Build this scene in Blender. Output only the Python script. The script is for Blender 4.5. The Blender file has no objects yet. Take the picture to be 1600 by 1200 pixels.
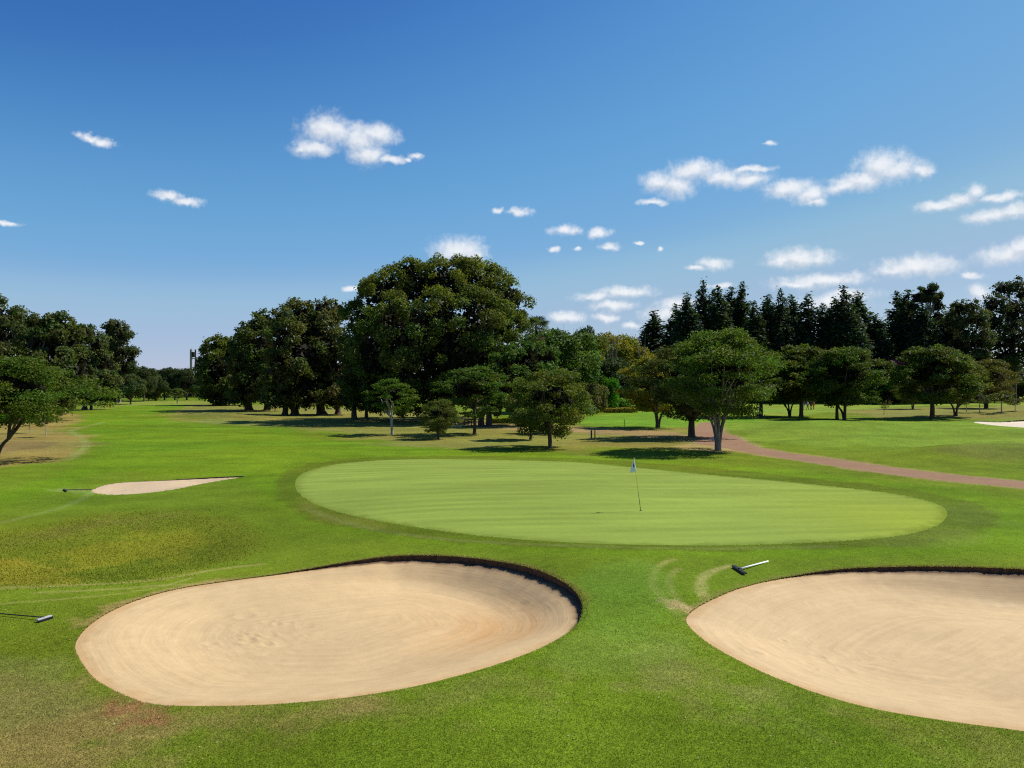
import bpy, math
import numpy as np
from mathutils import Vector

# ============================================================ camera, light
F = 1200.0          # focal length in photo pixels (1600 px wide)
CZ = 5.0            # eye height above the putting green level
scn = bpy.context.scene
C = scn.collection
cam = bpy.data.cameras.new('camera')
cam.sensor_width = 36.0
cam.lens = 36.0 * F / 1600.0
cam.clip_start = 0.1
cam.clip_end = 8000
camo = bpy.data.objects.new('camera', cam)
C.objects.link(camo)
camo.location = (0, 0, CZ)
camo.rotation_euler = (math.radians(90), 0, 0)
scn.camera = camo
scn.render.resolution_x = 1024
scn.render.resolution_y = 768

SUN_EL = math.radians(47)
SUN_AZ = math.radians(22)      # from +X towards +Y
to_sun = Vector((math.cos(SUN_EL) * math.cos(SUN_AZ), math.cos(SUN_EL) * math.sin(SUN_AZ), math.sin(SUN_EL)))
sl = bpy.data.lights.new('sun', 'SUN')
sl.energy = 5.0
sl.angle = math.radians(0.5)
sl.color = (1.0, 0.95, 0.87)
so = bpy.data.objects.new('sun', sl)
C.objects.link(so)
so.rotation_euler = (-to_sun).to_track_quat('-Z', 'Y').to_euler()
so.location = (40, 20, 60)

scn.view_settings.view_transform = 'Standard'
scn.view_settings.look = 'None'
scn.view_settings.exposure = 0.2
scn.view_settings.gamma = 1.0
scn.view_settings.use_curve_mapping = False
scn.cycles.max_bounces = 6
scn.cycles.diffuse_bounces = 3
scn.cycles.transmission_bounces = 3
scn.cycles.transparent_max_bounces = 4
scn.cycles.use_denoising = False
scn.cycles.filter_width = 1.15

# cumulus: (photo x, y, half width, half height) of every puff
CLOUDS = [
 (515,204,40,20),(490,232,34,11),(562,216,32,20),(590,210,28,13),(575,240,30,15),(610,250,20,6),(652,244,12,5),(640,250,10,3),(470,232,16,6),
 (136,211,16,5),(158,218,18,6),(262,306,26,7),(290,314,26,6),
 (1028,285,28,15),(1055,290,32,17),(1085,268,42,13),(1130,276,34,12),(1170,282,34,11),(1170,266,32,5),
 (1235,295,34,12),(1270,303,30,13),(1275,316,20,6),
 (1345,284,48,13),(1378,260,40,22),(1405,266,45,16),(1440,268,22,8),(1320,292,26,8),
 (1470,322,34,8),(1500,312,26,9),(1523,300,18,11),(1562,308,30,6),(1545,338,40,10),(1585,330,34,12),
 (1207,224,9,3),(782,329,10,4),(815,331,14,5),(882,359,21,7),(935,365,20,7),(868,388,8,4),(902,388,9,3),(957,386,14,5),
 (999,380,8,3),(1034,391,6,4),(716,392,42,18),(742,400,22,12),(548,450,12,4),
 (1116,412,26,8),(1085,421,12,4),(1250,404,50,13),(1225,410,32,8),(1280,402,20,11),(1435,416,64,14),(1400,422,34,8),(1575,396,48,15),(1600,384,26,14),
 (1519,429,20,5),(1285,439,70,10),(1250,444,40,6),(1130,446,22,4),(975,456,44,8),(930,464,34,6),(960,478,34,8),(883,495,26,8),
 (1058,478,30,11),(1040,492,34,13),(1325,461,42,8),(1300,474,48,15),(1530,455,18,12),(945,494,18,6),(985,508,16,5),(8,346,20,3),(1020,317,22,4),
 # some outside the picture, as the same field of cumulus goes on
 (1760,300,90,20),(1900,360,120,26),(1800,430,80,14),(-220,300,60,12),(-400,380,90,14),(1750,180,40,14),(2100,280,120,24),
]

SKY_RESPONSE = [[(0.104, 0.040), (0.122, 0.062), (0.155, 0.110), (0.20, 0.158), (0.24, 0.200), (0.296, 0.300), (0.46, 0.405), (1.0, 0.85)],
                [(0.186, 0.168), (0.208, 0.218), (0.262, 0.318), (0.316, 0.380), (0.39, 0.430), (0.45, 0.50), (0.57, 0.52), (1.0, 0.85)],
                [(0.35, 0.490), (0.395, 0.565), (0.46, 0.638), (0.57, 0.700), (0.65, 0.700), (0.75, 0.70), (1.0, 0.86)]]

def world_sky():
    w = bpy.data.worlds.new('World')
    scn.world = w
    w.use_nodes = True
    nt = w.node_tree
    N, L = nt.nodes, nt.links
    N.clear()
    out = N.new('ShaderNodeOutputWorld')
    bg = N.new('ShaderNodeBackground')
    bg.inputs['Strength'].default_value = 0.085
    sky = N.new('ShaderNodeTexSky')
    sky.sky_type = 'NISHITA'
    sky.sun_disc = False
    sky.sun_elevation = SUN_EL
    sky.sun_rotation = math.pi / 2 - SUN_AZ
    sky.air_density = 1.0
    sky.dust_density = 0.75
    sky.ozone_density = 2.5
    sky.altitude = 1400
    # deep phone-camera blue: each channel gets its own response curve
    sp = N.new('ShaderNodeSeparateXYZ'); L.new(sky.outputs[0], sp.inputs[0])
    tint = N.new('ShaderNodeCombineXYZ')
    K_ = 0.0977
    for i, pts in enumerate(SKY_RESPONSE):
        m1 = N.new('ShaderNodeMath'); m1.operation = 'MULTIPLY'; m1.inputs[1].default_value = K_
        L.new(sp.outputs[i], m1.inputs[0])
        fc = N.new('ShaderNodeFloatCurve')
        cv = fc.mapping.curves[0]
        cv.points[0].location = (0, 0); cv.points[1].location = pts[-1]
        for p_ in pts[:-1]:
            cv.points.new(*p_)
        fc.mapping.update()
        L.new(m1.outputs[0], fc.inputs['Value'])
        m2 = N.new('ShaderNodeMath'); m2.operation = 'DIVIDE'; m2.inputs[1].default_value = K_
        L.new(fc.outputs[0], m2.inputs[0]); L.new(m2.outputs[0], tint.inputs[i])
    tc = N.new('ShaderNodeTexCoord')
    nrm = N.new('ShaderNodeVectorMath'); nrm.operation = 'NORMALIZE'
    L.new(tc.outputs['Generated'], nrm.inputs[0])
    sep = N.new('ShaderNodeSeparateXYZ')
    L.new(nrm.outputs[0], sep.inputs[0])
    az = N.new('ShaderNodeMath'); az.operation = 'ARCTAN2'
    L.new(sep.outputs[0], az.inputs[0]); L.new(sep.outputs[1], az.inputs[1])
    el = N.new('ShaderNodeMath'); el.operation = 'ARCSINE'
    L.new(sep.outputs[2], el.inputs[0])
    uv = N.new('ShaderNodeCombineXYZ')
    L.new(az.outputs[0], uv.inputs[0]); L.new(el.outputs[0], uv.inputs[1])
    def noise(scale, detail, src=nrm, rough=0.6):
        n = N.new('ShaderNodeTexNoise')
        n.inputs['Scale'].default_value = scale
        n.inputs['Detail'].default_value = detail
        n.inputs['Roughness'].default_value = rough
        L.new(src.outputs[0], n.inputs['Vector'])
        return n
    n1 = noise(34, 4)
    sub = N.new('ShaderNodeVectorMath'); sub.operation = 'SUBTRACT'
    sub.inputs[1].default_value = (0.5, 0.5, 0.5)
    L.new(n1.outputs['Color'], sub.inputs[0])
    sc_ = N.new('ShaderNodeVectorMath'); sc_.operation = 'MULTIPLY'
    sc_.inputs[1].default_value = (0.036, 0.018, 0)
    L.new(sub.outputs[0], sc_.inputs[0])
    duv = N.new('ShaderNodeVectorMath'); duv.operation = 'ADD'
    L.new(uv.outputs[0], duv.inputs[0]); L.new(sc_.outputs[0], duv.inputs[1])
    def field(vec):
        last = None
        for (px, py, rx, ry) in CLOUDS:
            u = math.atan((px - 800) / F)
            v = math.atan((600 - py) / F * math.cos(u))
            ru = rx * 1.15 / F * math.cos(u) ** 2
            rv = ry * 1.25 / F * math.cos(u)
            m = N.new('ShaderNodeVectorMath'); m.operation = 'MULTIPLY_ADD'
            L.new(vec, m.inputs[0])
            m.inputs[1].default_value = (1 / ru, 1 / rv, 0)
            m.inputs[2].default_value = (-u / ru, -v / rv, 0)
            ln = N.new('ShaderNodeVectorMath'); ln.operation = 'LENGTH'
            L.new(m.outputs[0], ln.inputs[0])
            if last is None:
                last = ln.outputs['Value']
            else:
                mm = N.new('ShaderNodeMath'); mm.operation = 'SMOOTH_MIN'
                mm.inputs[2].default_value = 0.22
                L.new(last, mm.inputs[0]); L.new(ln.outputs['Value'], mm.inputs[1])
                last = mm.outputs[0]
        return last
    last = field(duv.outputs[0])
    upv = N.new('ShaderNodeVectorMath'); upv.operation = 'ADD'; upv.inputs[1].default_value = (0.004, 0.0075, 0)
    L.new(duv.outputs[0], upv.inputs[0])
    above = field(upv.outputs[0])
    n2 = noise(110, 6, rough=0.65)
    # density = 1 - dist + (noise-0.5)*k
    dn = N.new('ShaderNodeMath'); dn.operation = 'MULTIPLY_ADD'
    dn.inputs[1].default_value = 1.10; dn.inputs[2].default_value = 0.42
    L.new(n2.outputs['Fac'], dn.inputs[0])
    dd = N.new('ShaderNodeMath'); dd.operation = 'SUBTRACT'
    L.new(dn.outputs[0], dd.inputs[0]); L.new(last, dd.inputs[1])
    al = N.new('ShaderNodeMapRange'); al.interpolation_type = 'SMOOTHSTEP'
    al.inputs[1].default_value = -0.34; al.inputs[2].default_value = 0.88
    al.inputs[3].default_value = 0.0; al.inputs[4].default_value = 0.93
    L.new(dd.outputs[0], al.inputs[0])
    # body colour: bright where thin to the sun, faintly grey in thick folds
    n3 = noise(60, 5)
    fold = N.new('ShaderNodeMapRange')
    fold.inputs[1].default_value = 0.35; fold.inputs[2].default_value = 0.65
    fold.inputs[3].default_value = 0.0; fold.inputs[4].default_value = 1.0
    L.new(n3.outputs['Fac'], fold.inputs[0])
    # lit from above: bright where the cloud thins out upwards, greyer where more cloud lies over it
    dif = N.new('ShaderNodeMath'); dif.operation = 'SUBTRACT'
    L.new(above, dif.inputs[0]); L.new(last, dif.inputs[1])
    lit = N.new('ShaderNodeMapRange'); lit.inputs[1].default_value = -0.45; lit.inputs[2].default_value = 0.30
    lit.inputs[3].default_value = 0.0; lit.inputs[4].default_value = 1.0
    L.new(dif.outputs[0], lit.inputs[0])
    lf = N.new('ShaderNodeMath'); lf.operation = 'MULTIPLY_ADD'; lf.inputs[1].default_value = 0.35; lf.use_clamp = True
    L.new(fold.outputs[0], lf.inputs[0])
    l2 = N.new('ShaderNodeMath'); l2.operation = 'MULTIPLY'; l2.inputs[1].default_value = 0.70
    L.new(lit.outputs[0], l2.inputs[0]); L.new(l2.outputs[0], lf.inputs[2])
    cc = N.new('ShaderNodeMix'); cc.data_type = 'RGBA'
    cc.inputs[6].default_value = (6.3, 6.9, 7.8, 1)
    cc.inputs[7].default_value = (9.4, 9.6, 9.9, 1)
    L.new(lf.outputs[0], cc.inputs[0])
    mix = N.new('ShaderNodeMix'); mix.data_type = 'RGBA'
    L.new(al.outputs[0], mix.inputs[0])
    L.new(tint.outputs[0], mix.inputs[6]); L.new(cc.outputs[2], mix.inputs[7])
    L.new(mix.outputs[2], bg.inputs['Color'])
    L.new(bg.outputs[0], out.inputs[0])
world_sky()

# ============================================================ helpers
RNG = np.random.default_rng(7)
_T = np.random.default_rng(3).random((256, 256))

def vnoise(x, y):
    x = np.asarray(x, float); y = np.asarray(y, float)
    xi = np.floor(x).astype(int); yi = np.floor(y).astype(int)
    fx = x - xi; fy = y - yi
    fx = fx * fx * (3 - 2 * fx); fy = fy * fy * (3 - 2 * fy)
    a = _T[xi & 255, yi & 255]; b = _T[(xi + 1) & 255, yi & 255]
    c = _T[xi & 255, (yi + 1) & 255]; d = _T[(xi + 1) & 255, (yi + 1) & 255]
    return (a * (1 - fx) + b * fx) * (1 - fy) + (c * (1 - fx) + d * fx) * fy

def fbm(x, y, o=4):
    s = 0; a = 0.5; t = 0
    for i in range(o):
        s = s + a * vnoise(x + 17.3 * i, y - 9.1 * i); t += a
        x = x * 2.03; y = y * 2.03; a *= 0.5
    return s / t - 0.5

def ss(a, b, x):
    t = np.clip((x - a) / (b - a), 0, 1)
    return t * t * (3 - 2 * t)

def flat(px, py):
    Y = CZ * F / (py - 600.0)
    return ((px - 800) / F * Y, Y)

BUMPS = []     # cx, cy, rx, ry, height, rotation
def bump(px, py, rx, ry, h, rot=0.0):
    x, y = flat(px, py)
    BUMPS.append((x, y, rx, ry, h, math.radians(rot)))
bump(960, 775, 17, 15, 0.30)          # the raised green
bump(210, 848, 5.2, 4.2, -0.60)       # grassy hollow
bump(1000, 905, 3.0, 3.5, 0.22)       # nose between the bunkers
bump(430, 800, 4.5, 5.0, -0.18, 20)
bump(260, 745, 7, 4, -0.20)
bump(1560, 716, 8, 3.6, 0.95)         # mounds beyond the path
bump(1400, 678, 11, 4.2, 0.85)
bump(1620, 650, 14, 7.0, 0.85)
bump(1290, 668, 10, 4.0, 0.85)
bump(1340, 695, 7, 3.2, 0.65)
bump(1200, 680, 6, 4, 0.3)
bump(335, 652, 7, 3.5, 0.75)          # berm at the fairway edge
bump(90, 775, 5, 6, -0.25)
bump(560, 700, 22, 8, 0.15)
bump(1560, 850, 6, 6, 0.2)
bump(1350, 810, 12, 6, -0.15)
bump(760, 1150, 4, 3, 0.25)

def hgt(x, y):
    x = np.asarray(x, float); y = np.asarray(y, float)
    r = np.hypot(x, y)
    h = 0.22 * fbm(x / 17, y / 17, 2) * ss(8, 25, r) + 0.05 * fbm(x / 4.0, y / 4.0, 2)
    h = h + 0.5 * fbm(x / 60 + 5, y / 60, 2) * ss(70, 160, r)
    for (cx, cy, rx, ry, a, t) in BUMPS:
        dx = x - cx; dy = y - cy
        if t:
            dx, dy = dx * math.cos(t) + dy * math.sin(t), -dx * math.sin(t) + dy * math.cos(t)
        q = (dx / rx) ** 2 + (dy / ry) ** 2
        h = h + a * np.exp(-q * 1.1)
    return h

def at(px, py):
    """point of the terrain seen at photo pixel (px, py)"""
    px = np.asarray(px, float); py = np.asarray(py, float)
    Y0 = CZ * F / (py - 600.0)
    lo = Y0 * 0.72; hi = Y0 * 1.3
    first = np.full(np.shape(Y0), np.nan)
    prev = lo
    for k in range(1, 61):         # first place where the line of sight meets the ground
        Y = lo + (hi - lo) * k / 60
        hit = (CZ - (py - 600.0) / F * Y <= hgt((px - 800) / F * Y, Y)) & np.isnan(first)
        first = np.where(hit, Y, first)
    first = np.where(np.isnan(first), Y0, first)
    b = first; a = first - (hi - lo) / 60
    for _ in range(14):
        m = (a + b) / 2
        below = CZ - (py - 600.0) / F * m <= hgt((px - 800) / F * m, m)
        b = np.where(below, m, b); a = np.where(below, a, m)
    Y = b
    return (px - 800) / F * Y, Y

def curve(pts, closed=True, per=8):
    """Catmull-Rom through pixel points, projected on the terrain"""
    P = np.array(pts, float)
    n = len(P); out = []
    rng_ = range(n) if closed else range(n - 1)
    for i in rng_:
        if closed:
            a, b, c, d = P[(i - 1) % n], P[i], P[(i + 1) % n], P[(i + 2) % n]
        else:
            a, b, c, d = P[max(i - 1, 0)], P[i], P[i + 1], P[min(i + 2, n - 1)]
        for k in range(per):
            t = k / per
            out.append(0.5 * ((2 * b) + (-a + c) * t + (2 * a - 5 * b + 4 * c - d) * t * t + (-a + 3 * b - 3 * c + d) * t ** 3))
    if not closed:
        out.append(P[-1])
    out = np.array(out)
    x, y = at(out[:, 0], out[:, 1])
    return np.stack([x, y], 1)

def seg_dist(x, y, P, closed):
    d2 = np.full(x.shape, 1e18)
    n = len(P)
    ins = np.zeros(x.shape, bool)
    for i in range(n if closed else n - 1):
        ax, ay = P[i]; bx, by = P[(i + 1) % n]
        ex, ey = bx - ax, by - ay
        l2 = ex * ex + ey * ey + 1e-12
        t = np.clip(((x - ax) * ex + (y - ay) * ey) / l2, 0, 1)
        dx = x - ax - t * ex; dy = y - ay - t * ey
        d2 = np.minimum(d2, dx * dx + dy * dy)
        if closed:
            c = ((ay > y) != (by > y)) & (x < ex * (y - ay) / (ey if abs(ey) > 1e-12 else 1e-12) + ax)
            ins ^= c
    d = np.sqrt(d2)
    return np.where(ins, -d, d) if closed else d

def sdf(x, y, P, closed=True, margin=3.0, far=99.0):
    """signed distance (inside negative), only worked out near the outline's box"""
    out = np.full(x.shape, far)
    lo = P.min(0) - margin; hi = P.max(0) + margin
    m = (x > lo[0]) & (x < hi[0]) & (y > lo[1]) & (y < hi[1])
    if m.any():
        out[m] = seg_dist(x[m], y[m], P, closed)
    return out

# ------------------------------------------------------------ outlines traced from the photograph
GREEN = curve([(462,762),(470,742),(510,728),(580,720),(680,717),(800,719),(900,722),(1000,731),(1100,741),(1200,750),
               (1300,760),(1400,772),(1460,786),(1480,802),(1462,822),(1400,838),(1300,846),(1180,851),(1050,852),(900,848),
               (760,838),(640,822),(540,803),(485,784)])
B_LEFT = curve([(118,1018),(122,995),(150,968),(200,942),(270,921),(350,908),(430,897),(500,885),(560,875),(620,868),(690,868),
                (760,874),(830,887),(880,908),(905,930),(911,955),(898,980),(860,1005),(800,1030),(730,1052),(640,1074),(540,1090),(430,1100),
                (320,1103),(240,1100),(190,1084),(145,1058)])
B_RIGHT = curve([(1072,972),(1080,955),(1110,937),(1160,917),(1230,901),(1310,889),(1400,885),(1500,885),(1600,889),(1720,895),
                 (1820,915),(1880,955),(1890,1010),(1850,1080),(1760,1140),(1660,1148),(1560,1137),(1450,1122),(1360,1106),(1280,1084),
                 (1210,1058),(1150,1030),(1100,1000)])
B_SMALL = curve([(143,768),(160,759),(190,754),(250,751),(310,747),(345,745),(384,744),(350,750),(310,757),(270,765),(220,771),(170,773)])
B_FAR = curve([(1521,660),(1532,658),(1560,659),(1600,656),(1660,656),(1720,659),(1730,664),(1680,668),(1620,669),(1570,666),(1540,663)])
PATH = curve([(1700,762),(1600,752),(1506,743),(1412,732),(1319,719),(1231,707),(1181,697),(1156,684),(1135,676),(1128,668),(1118,662),
              (1098,660),(1086,668),(1082,680),(1085,692),(1110,697),(1147,703),(1194,712),(1256,721),(1334,733),(1412,744),(1506,754),(1600,763),(1700,774)])
BUNKERS = [B_LEFT, B_RIGHT, B_SMALL, B_FAR]

# turf colour layers: real differences of grass, thatch and bare soil
ROUGH = (0.122, 0.176, 0.014)
FAIR = (0.116, 0.196, 0.010)
DRY = (0.240, 0.185, 0.062)
TAN = (0.300, 0.220, 0.130)
LAYERS = []
def poly(pts, rgb, soft=0.6, amp=1.0, op=1.0, nz=0.4):
    LAYERS.append(('p', curve(pts, True, 4), rgb, soft, amp, op, nz))
def line(pts, width, rgb, op=0.8, amp=0.6):
    LAYERS.append(('l', curve(pts, False, 4), rgb, width, amp, op, 3.0))
# fairway running away on the left
poly([(215,630),(300,629),(300,637),(255,642),(245,650),(300,662),(380,668),(470,670),(470,681),(520,689),(600,695),(720,704),(860,708),(1000,716),
      (1100,722),(1250,735),(1400,752),(1560,775),(1700,800),(1700,860),(1400,866),(1100,868),(900,862),(700,850),(520,830),(430,790),(380,760),(250,740),(150,742),(60,775),(-150,830),
      (-150,795),(40,760),(120,730),(150,700),(140,680),(120,660),(150,643)], FAIR, 0.8, 1.0, 0.9)
# dry veld under the trees at the left
poly([(-200,640),(60,640),(120,646),(132,652),(110,668),(135,690),(125,702),(105,716),(60,725),(-200,738)], DRY, 1.2, 3.0, 0.95, 0.25)
poly([(0,690),(70,688),(100,693),(60,700),(0,705)], (0.19,0.13,0.06), 0.8, 2.5, 0.8, 0.3)
line([(160,660),(112,673),(125,682),(135,695),(125,705),(108,718)], 0.35, (0.22,0.24,0.08), 0.6)
# dry belt between the fairway and the tree row, on to the garden
poly([(300,631),(420,634),(600,640),(760,650),(800,664),(900,664),(1000,670),(1090,672),(1100,700),(1020,700),(940,697),(900,704),(820,694),(760,697),
      (640,695),(540,684),(470,672),(380,664),(310,657),(262,650),(280,640)], (0.205,0.185,0.055), 2.0, 8.0, 0.82, 0.18)
poly([(330,655),(400,657),(420,664),(340,662),(305,659)], (0.17,0.19,0.05), 1.5, 2.0, 0.9)
poly([(880,668),(960,671),(1040,675),(1084,680),(1084,690),(1000,682),(900,676),(830,672)], (0.29,0.20,0.115), 0.6, 2.0, 0.75)
poly([(700,659),(800,662),(880,668),(830,673),(740,668)], (0.29,0.21,0.115), 0.6, 2.0, 0.7)
poly([(1095,690),(1150,700),(1150,706),(1100,705),(1060,698)], (0.30,0.23,0.11), 0.4, 1.2, 0.8)
# watered lawns behind
poly([(905,664),(920,650),(1000,644),(1090,640),(1160,646),(1200,660),(1130,664),(1060,668),(980,667)], (0.125,0.235,0.022), 1.0, 2.0, 0.95)
poly([(1140,668),(1200,657),(1300,656),(1450,655),(1540,652),(1800,656),(1800,720),(1500,700),(1300,695),(1190,690)], (0.150,0.225,0.028), 1.0, 3.0, 0.85)
poly([(1330,640),(1480,636),(1700,633),(1700,655),(1500,653),(1380,655),(1340,650)], (0.205,0.185,0.060), 2.0, 8.0, 0.85, 0.15)
poly([(1150,628),(1300,622),(1600,620),(1900,620),(1900,634),(1600,633),(1400,636),(1200,650)], (0.19,0.26,0.040), 2.0, 3.0, 0.85)
poly([(1460,700),(1530,693),(1640,693),(1700,705),(1600,716),(1500,712)], (0.15,0.15,0.045), 1.0, 3.0, 0.5)
poly([(150,631),(240,626),(330,628),(300,632),(200,634),(150,640)], (0.20,0.23,0.05), 3.0, 8.0, 0.8)
# collar of the green: uneven older turf
poly([(432,760),(445,738),(500,722),(600,714),(800,713),(1000,722),(1200,740),(1400,762),(1520,785),(1560,805),(1530,832),(1440,852),(1300,858),(1100,860),
      (900,858),(740,850),(600,834),(520,822),(465,805),(440,785)], (0.096,0.132,0.012), 0.2, 0.6, 0.85, 1.2)
poly([(470,775),(500,795),(560,810),(620,825),(590,826),(520,816),(470,797)], (0.16,0.17,0.030), 0.4, 1.2, 0.6, 1.0)
poly([(1380,792),(1500,790),(1560,805),(1530,832),(1440,848),(1340,850),(1440,835),(1480,810)], (0.14,0.175,0.035), 0.7, 2.2, 0.45, 1.0)
line([(480,795),(560,822),(700,843),(900,853),(1100,857),(1300,854)], 0.16, (0.16,0.18,0.06), 0.5, 1.0)
# grassy hollow left
poly([(-200,840),(-60,838),(60,822),(150,805),(230,798),(310,800),(370,815),(402,840),(385,868),(320,890),(230,908),(120,916),(-60,918),(-200,912)],
     (0.132, 0.162, 0.016), 0.45, 1.1, 0.95, 0.9)
poly([(90,862),(180,845),(260,842),(310,856),(270,874),(160,882),(90,880)], (0.22,0.215,0.022), 0.8, 2.5, 0.65, 0.8)
poly([(-120,890),(20,880),(90,895),(60,912),(-120,912)], (0.22,0.20,0.025), 0.7, 2.0, 0.7, 0.8)
poly([(0,842),(120,820),(220,806),(300,802),(250,815),(130,832),(0,858)], (0.16,0.145,0.04), 0.5, 1.8, 0.4, 0.9)
# worn tracks
line([(405,882),(330,891),(250,905),(130,914),(-100,921)], 0.14, (0.28,0.25,0.10), 0.6)
line([(300,903),(230,921),(120,934),(-100,951)], 0.06, (0.28,0.27,0.09), 0.6)
line([(340,911),(250,915),(170,921),(60,926)], 0.12, (0.26,0.24,0.09), 0.45)
line([(350,908),(270,922),(200,943),(150,968)], 0.30, (0.33,0.24,0.11), 0.75, 1.6)
line([(1052,874),(1030,884),(1020,900),(1022,918),(1040,940),(1065,955)], 0.12, (0.27,0.26,0.08), 0.7)
line([(1060,888),(1045,903),(1048,922),(1068,945)], 0.10, (0.26,0.25,0.08), 0.55)
line([(1142,884),(1112,893),(1096,907),(1096,925),(1108,940)], 0.13, (0.30,0.27,0.10), 0.8)
poly([(1035,942),(1070,940),(1105,945),(1085,960),(1072,974),(1050,962)], (0.40,0.28,0.17), 0.15, 0.7, 0.9, 2.5)
line([(-60,450+380),(90,795),(150,766)], 0.20, (0.17,0.21,0.06), 0.6)
line([(100,765),(145,768)], 0.5, (0.19,0.24,0.08), 0.7, 1.5)
# thin turf in the foreground
poly([(-250,1090),(120,1085),(230,1108),(330,1108),(450,1100),(560,1096),(600,1108),(500,1128),(400,1145),(250,1150),(200,1170),(170,1230),(-250,1250)],
     (0.245,0.190,0.075), 0.9, 1.6, 0.85, 1.4)
poly([(170,1104),(250,1105),(280,1118),(230,1124),(180,1116)], (0.26,0.135,0.070), 0.25, 0.9, 0.75, 2.5)
poly([(-250,1020),(60,1040),(115,1075),(90,1110),(-250,1120)], (0.15,0.165,0.05), 0.4, 1.6, 0.6)
poly([(640,1078),(780,1058),(860,1066),(760,1100),(640,1105)], (0.20,0.19,0.06), 0.7, 1.6, 0.4, 1.8)
poly([(1040,1020),(1100,1035),(1180,1075),(1240,1100),(1200,1120),(1100,1090),(1030,1060)], (0.22,0.205,0.075), 0.8, 1.6, 0.55, 1.8)
poly([(1350,1120),(1450,1135),(1600,1150),(1700,1160),(1700,1200),(1500,1190),(1400,1160)], (0.20,0.175,0.05), 0.8, 1.6, 0.5, 1.8)
poly([(920,1000),(1040,990),(1060,1020),(960,1050),(880,1040)], (0.15,0.21,0.04), 0.3, 1.4, 0.5)
poly([(930,900),(1000,880),(1050,900),(1040,960),(980,980),(930,960)], (0.125,0.215,0.028), 0.5, 1.5, 0.6)

def turf_tint(x, y):
    n1 = fbm(x / 5.0, y / 5.0, 4); n2 = fbm(x * 0.9 + 40, y * 0.9, 3); n3 = fbm(x * 4 + 9, y * 4, 2)
    col = np.empty(x.shape + (3,))
    for k in range(3):
        col[..., k] = ROUGH[k]
    for kind, P, rgb, w, amp, op, nz in LAYERS:
        lo = P.min(0) - 6; hi = P.max(0) + 6
        m = (x > lo[0]) & (x < hi[0]) & (y > lo[1]) & (y < hi[1])
        if not m.any():
            continue
        d = seg_dist(x[m], y[m], P, kind == 'p')
        nn = fbm(x[m] * nz + 3.1, y[m] * nz, 4)
        if kind == 'p':
            a = ss(w, -w, d + nn * amp * 1.6) * op
        else:
            a = ss(w * 1.6, w * 0.3, d + nn * w * amp * 2) * op * (0.65 + 1.2 * np.clip(nn + 0.3, 0, 1))
            a = np.clip(a, 0, 1)
        for k in range(3):
            col[m, k] = col[m, k] * (1 - a) + rgb[k] * a
    d = sdf(x, y, PATH, True, 2.0)
    a = (ss(0.75, 0.0, d + fbm(x * 1.2, y * 1.2, 3) * 1.1) * 0.75)
    for k, c in enumerate((0.26, 0.22, 0.095)):
        col[..., k] = col[..., k] * (1 - a) + c * a
    # tufts and tone of living turf
    v = 1 + 0.34 * n1 + 0.30 * n2 + 0.22 * n3
    warm = 1 + 0.35 * fbm(x / 9 + 70, y / 9, 3)
    col = col * v[..., None]
    col[..., 0] *= warm
    # dark band of lush turf in front of the bunkers
    # turf close round the bunkers
    for P in BUNKERS[:2]:
        d = sdf(x, y, P, True, 1.0)
        cy = P[:, 1].mean(); ey = (P[:, 1].max() - P[:, 1].min()) / 2
        a = ss(0.26, 0.02, d + fbm(x * 6, y * 6, 2) * 0.35) * 0.5 * ss(-0.2, 0.4, (y - cy) / ey)
        for k, c in enumerate((0.20, 0.17, 0.06)):
            col[..., k] = col[..., k] * (1 - a) + c * a
    # mowing passes and lush / tired stretches
    mow = fbm(x / 11 + 3, y / 3.2, 3)
    col *= (1 + 0.45 * mow + 0.30 * fbm(x / 2.2 + 11, y / 0.9, 3) * ss(20, 40, y))[..., None]
    col[..., 2] *= 0.80
    return np.clip(col, 0.003, 0.9)

def green_tint(x, y):
    base = np.array([0.218, 0.285, 0.050])
    t = math.radians(6)
    u = x * math.cos(t) + y * math.sin(t); v = -x * math.sin(t) + y * math.cos(t)
    band = np.tanh(3 * np.sin(v * 2 * math.pi / 1.1 + 1.3 * fbm(u / 6, v / 2, 2)))
    st = fbm(u / 3.5, v * 2.2, 4)
    col = np.empty(x.shape + (3,))
    g = 1 + 0.030 * band + 0.42 * st + 0.22 * fbm(x / 8, y / 8, 3)
    for k in range(3):
        col[..., k] = base[k] * g
    d = sdf(x, y, GREEN, True, 1.0)
    edge = ss(-0.55, 0.05, d + fbm(x * 2.5, y * 2.5, 3) * 0.7)[..., None] * 0.65
    col = col * (1 - edge) + np.array([0.125, 0.170, 0.022]) * edge
    ydot = ss(8, 15, x) * ss(40, 26, y)
    col[..., 0] *= 1 + 0.05 * ydot; col[..., 2] *= 1 - 0.35 * ydot
    return col

# ============================================================ materials
def new_mat(name):
    m = bpy.data.materials.new(name); m.use_nodes = True
    nt = m.node_tree; nt.nodes.clear()
    out = nt.nodes.new('ShaderNodeOutputMaterial')
    return m, nt, nt.nodes, nt.links, out

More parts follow.
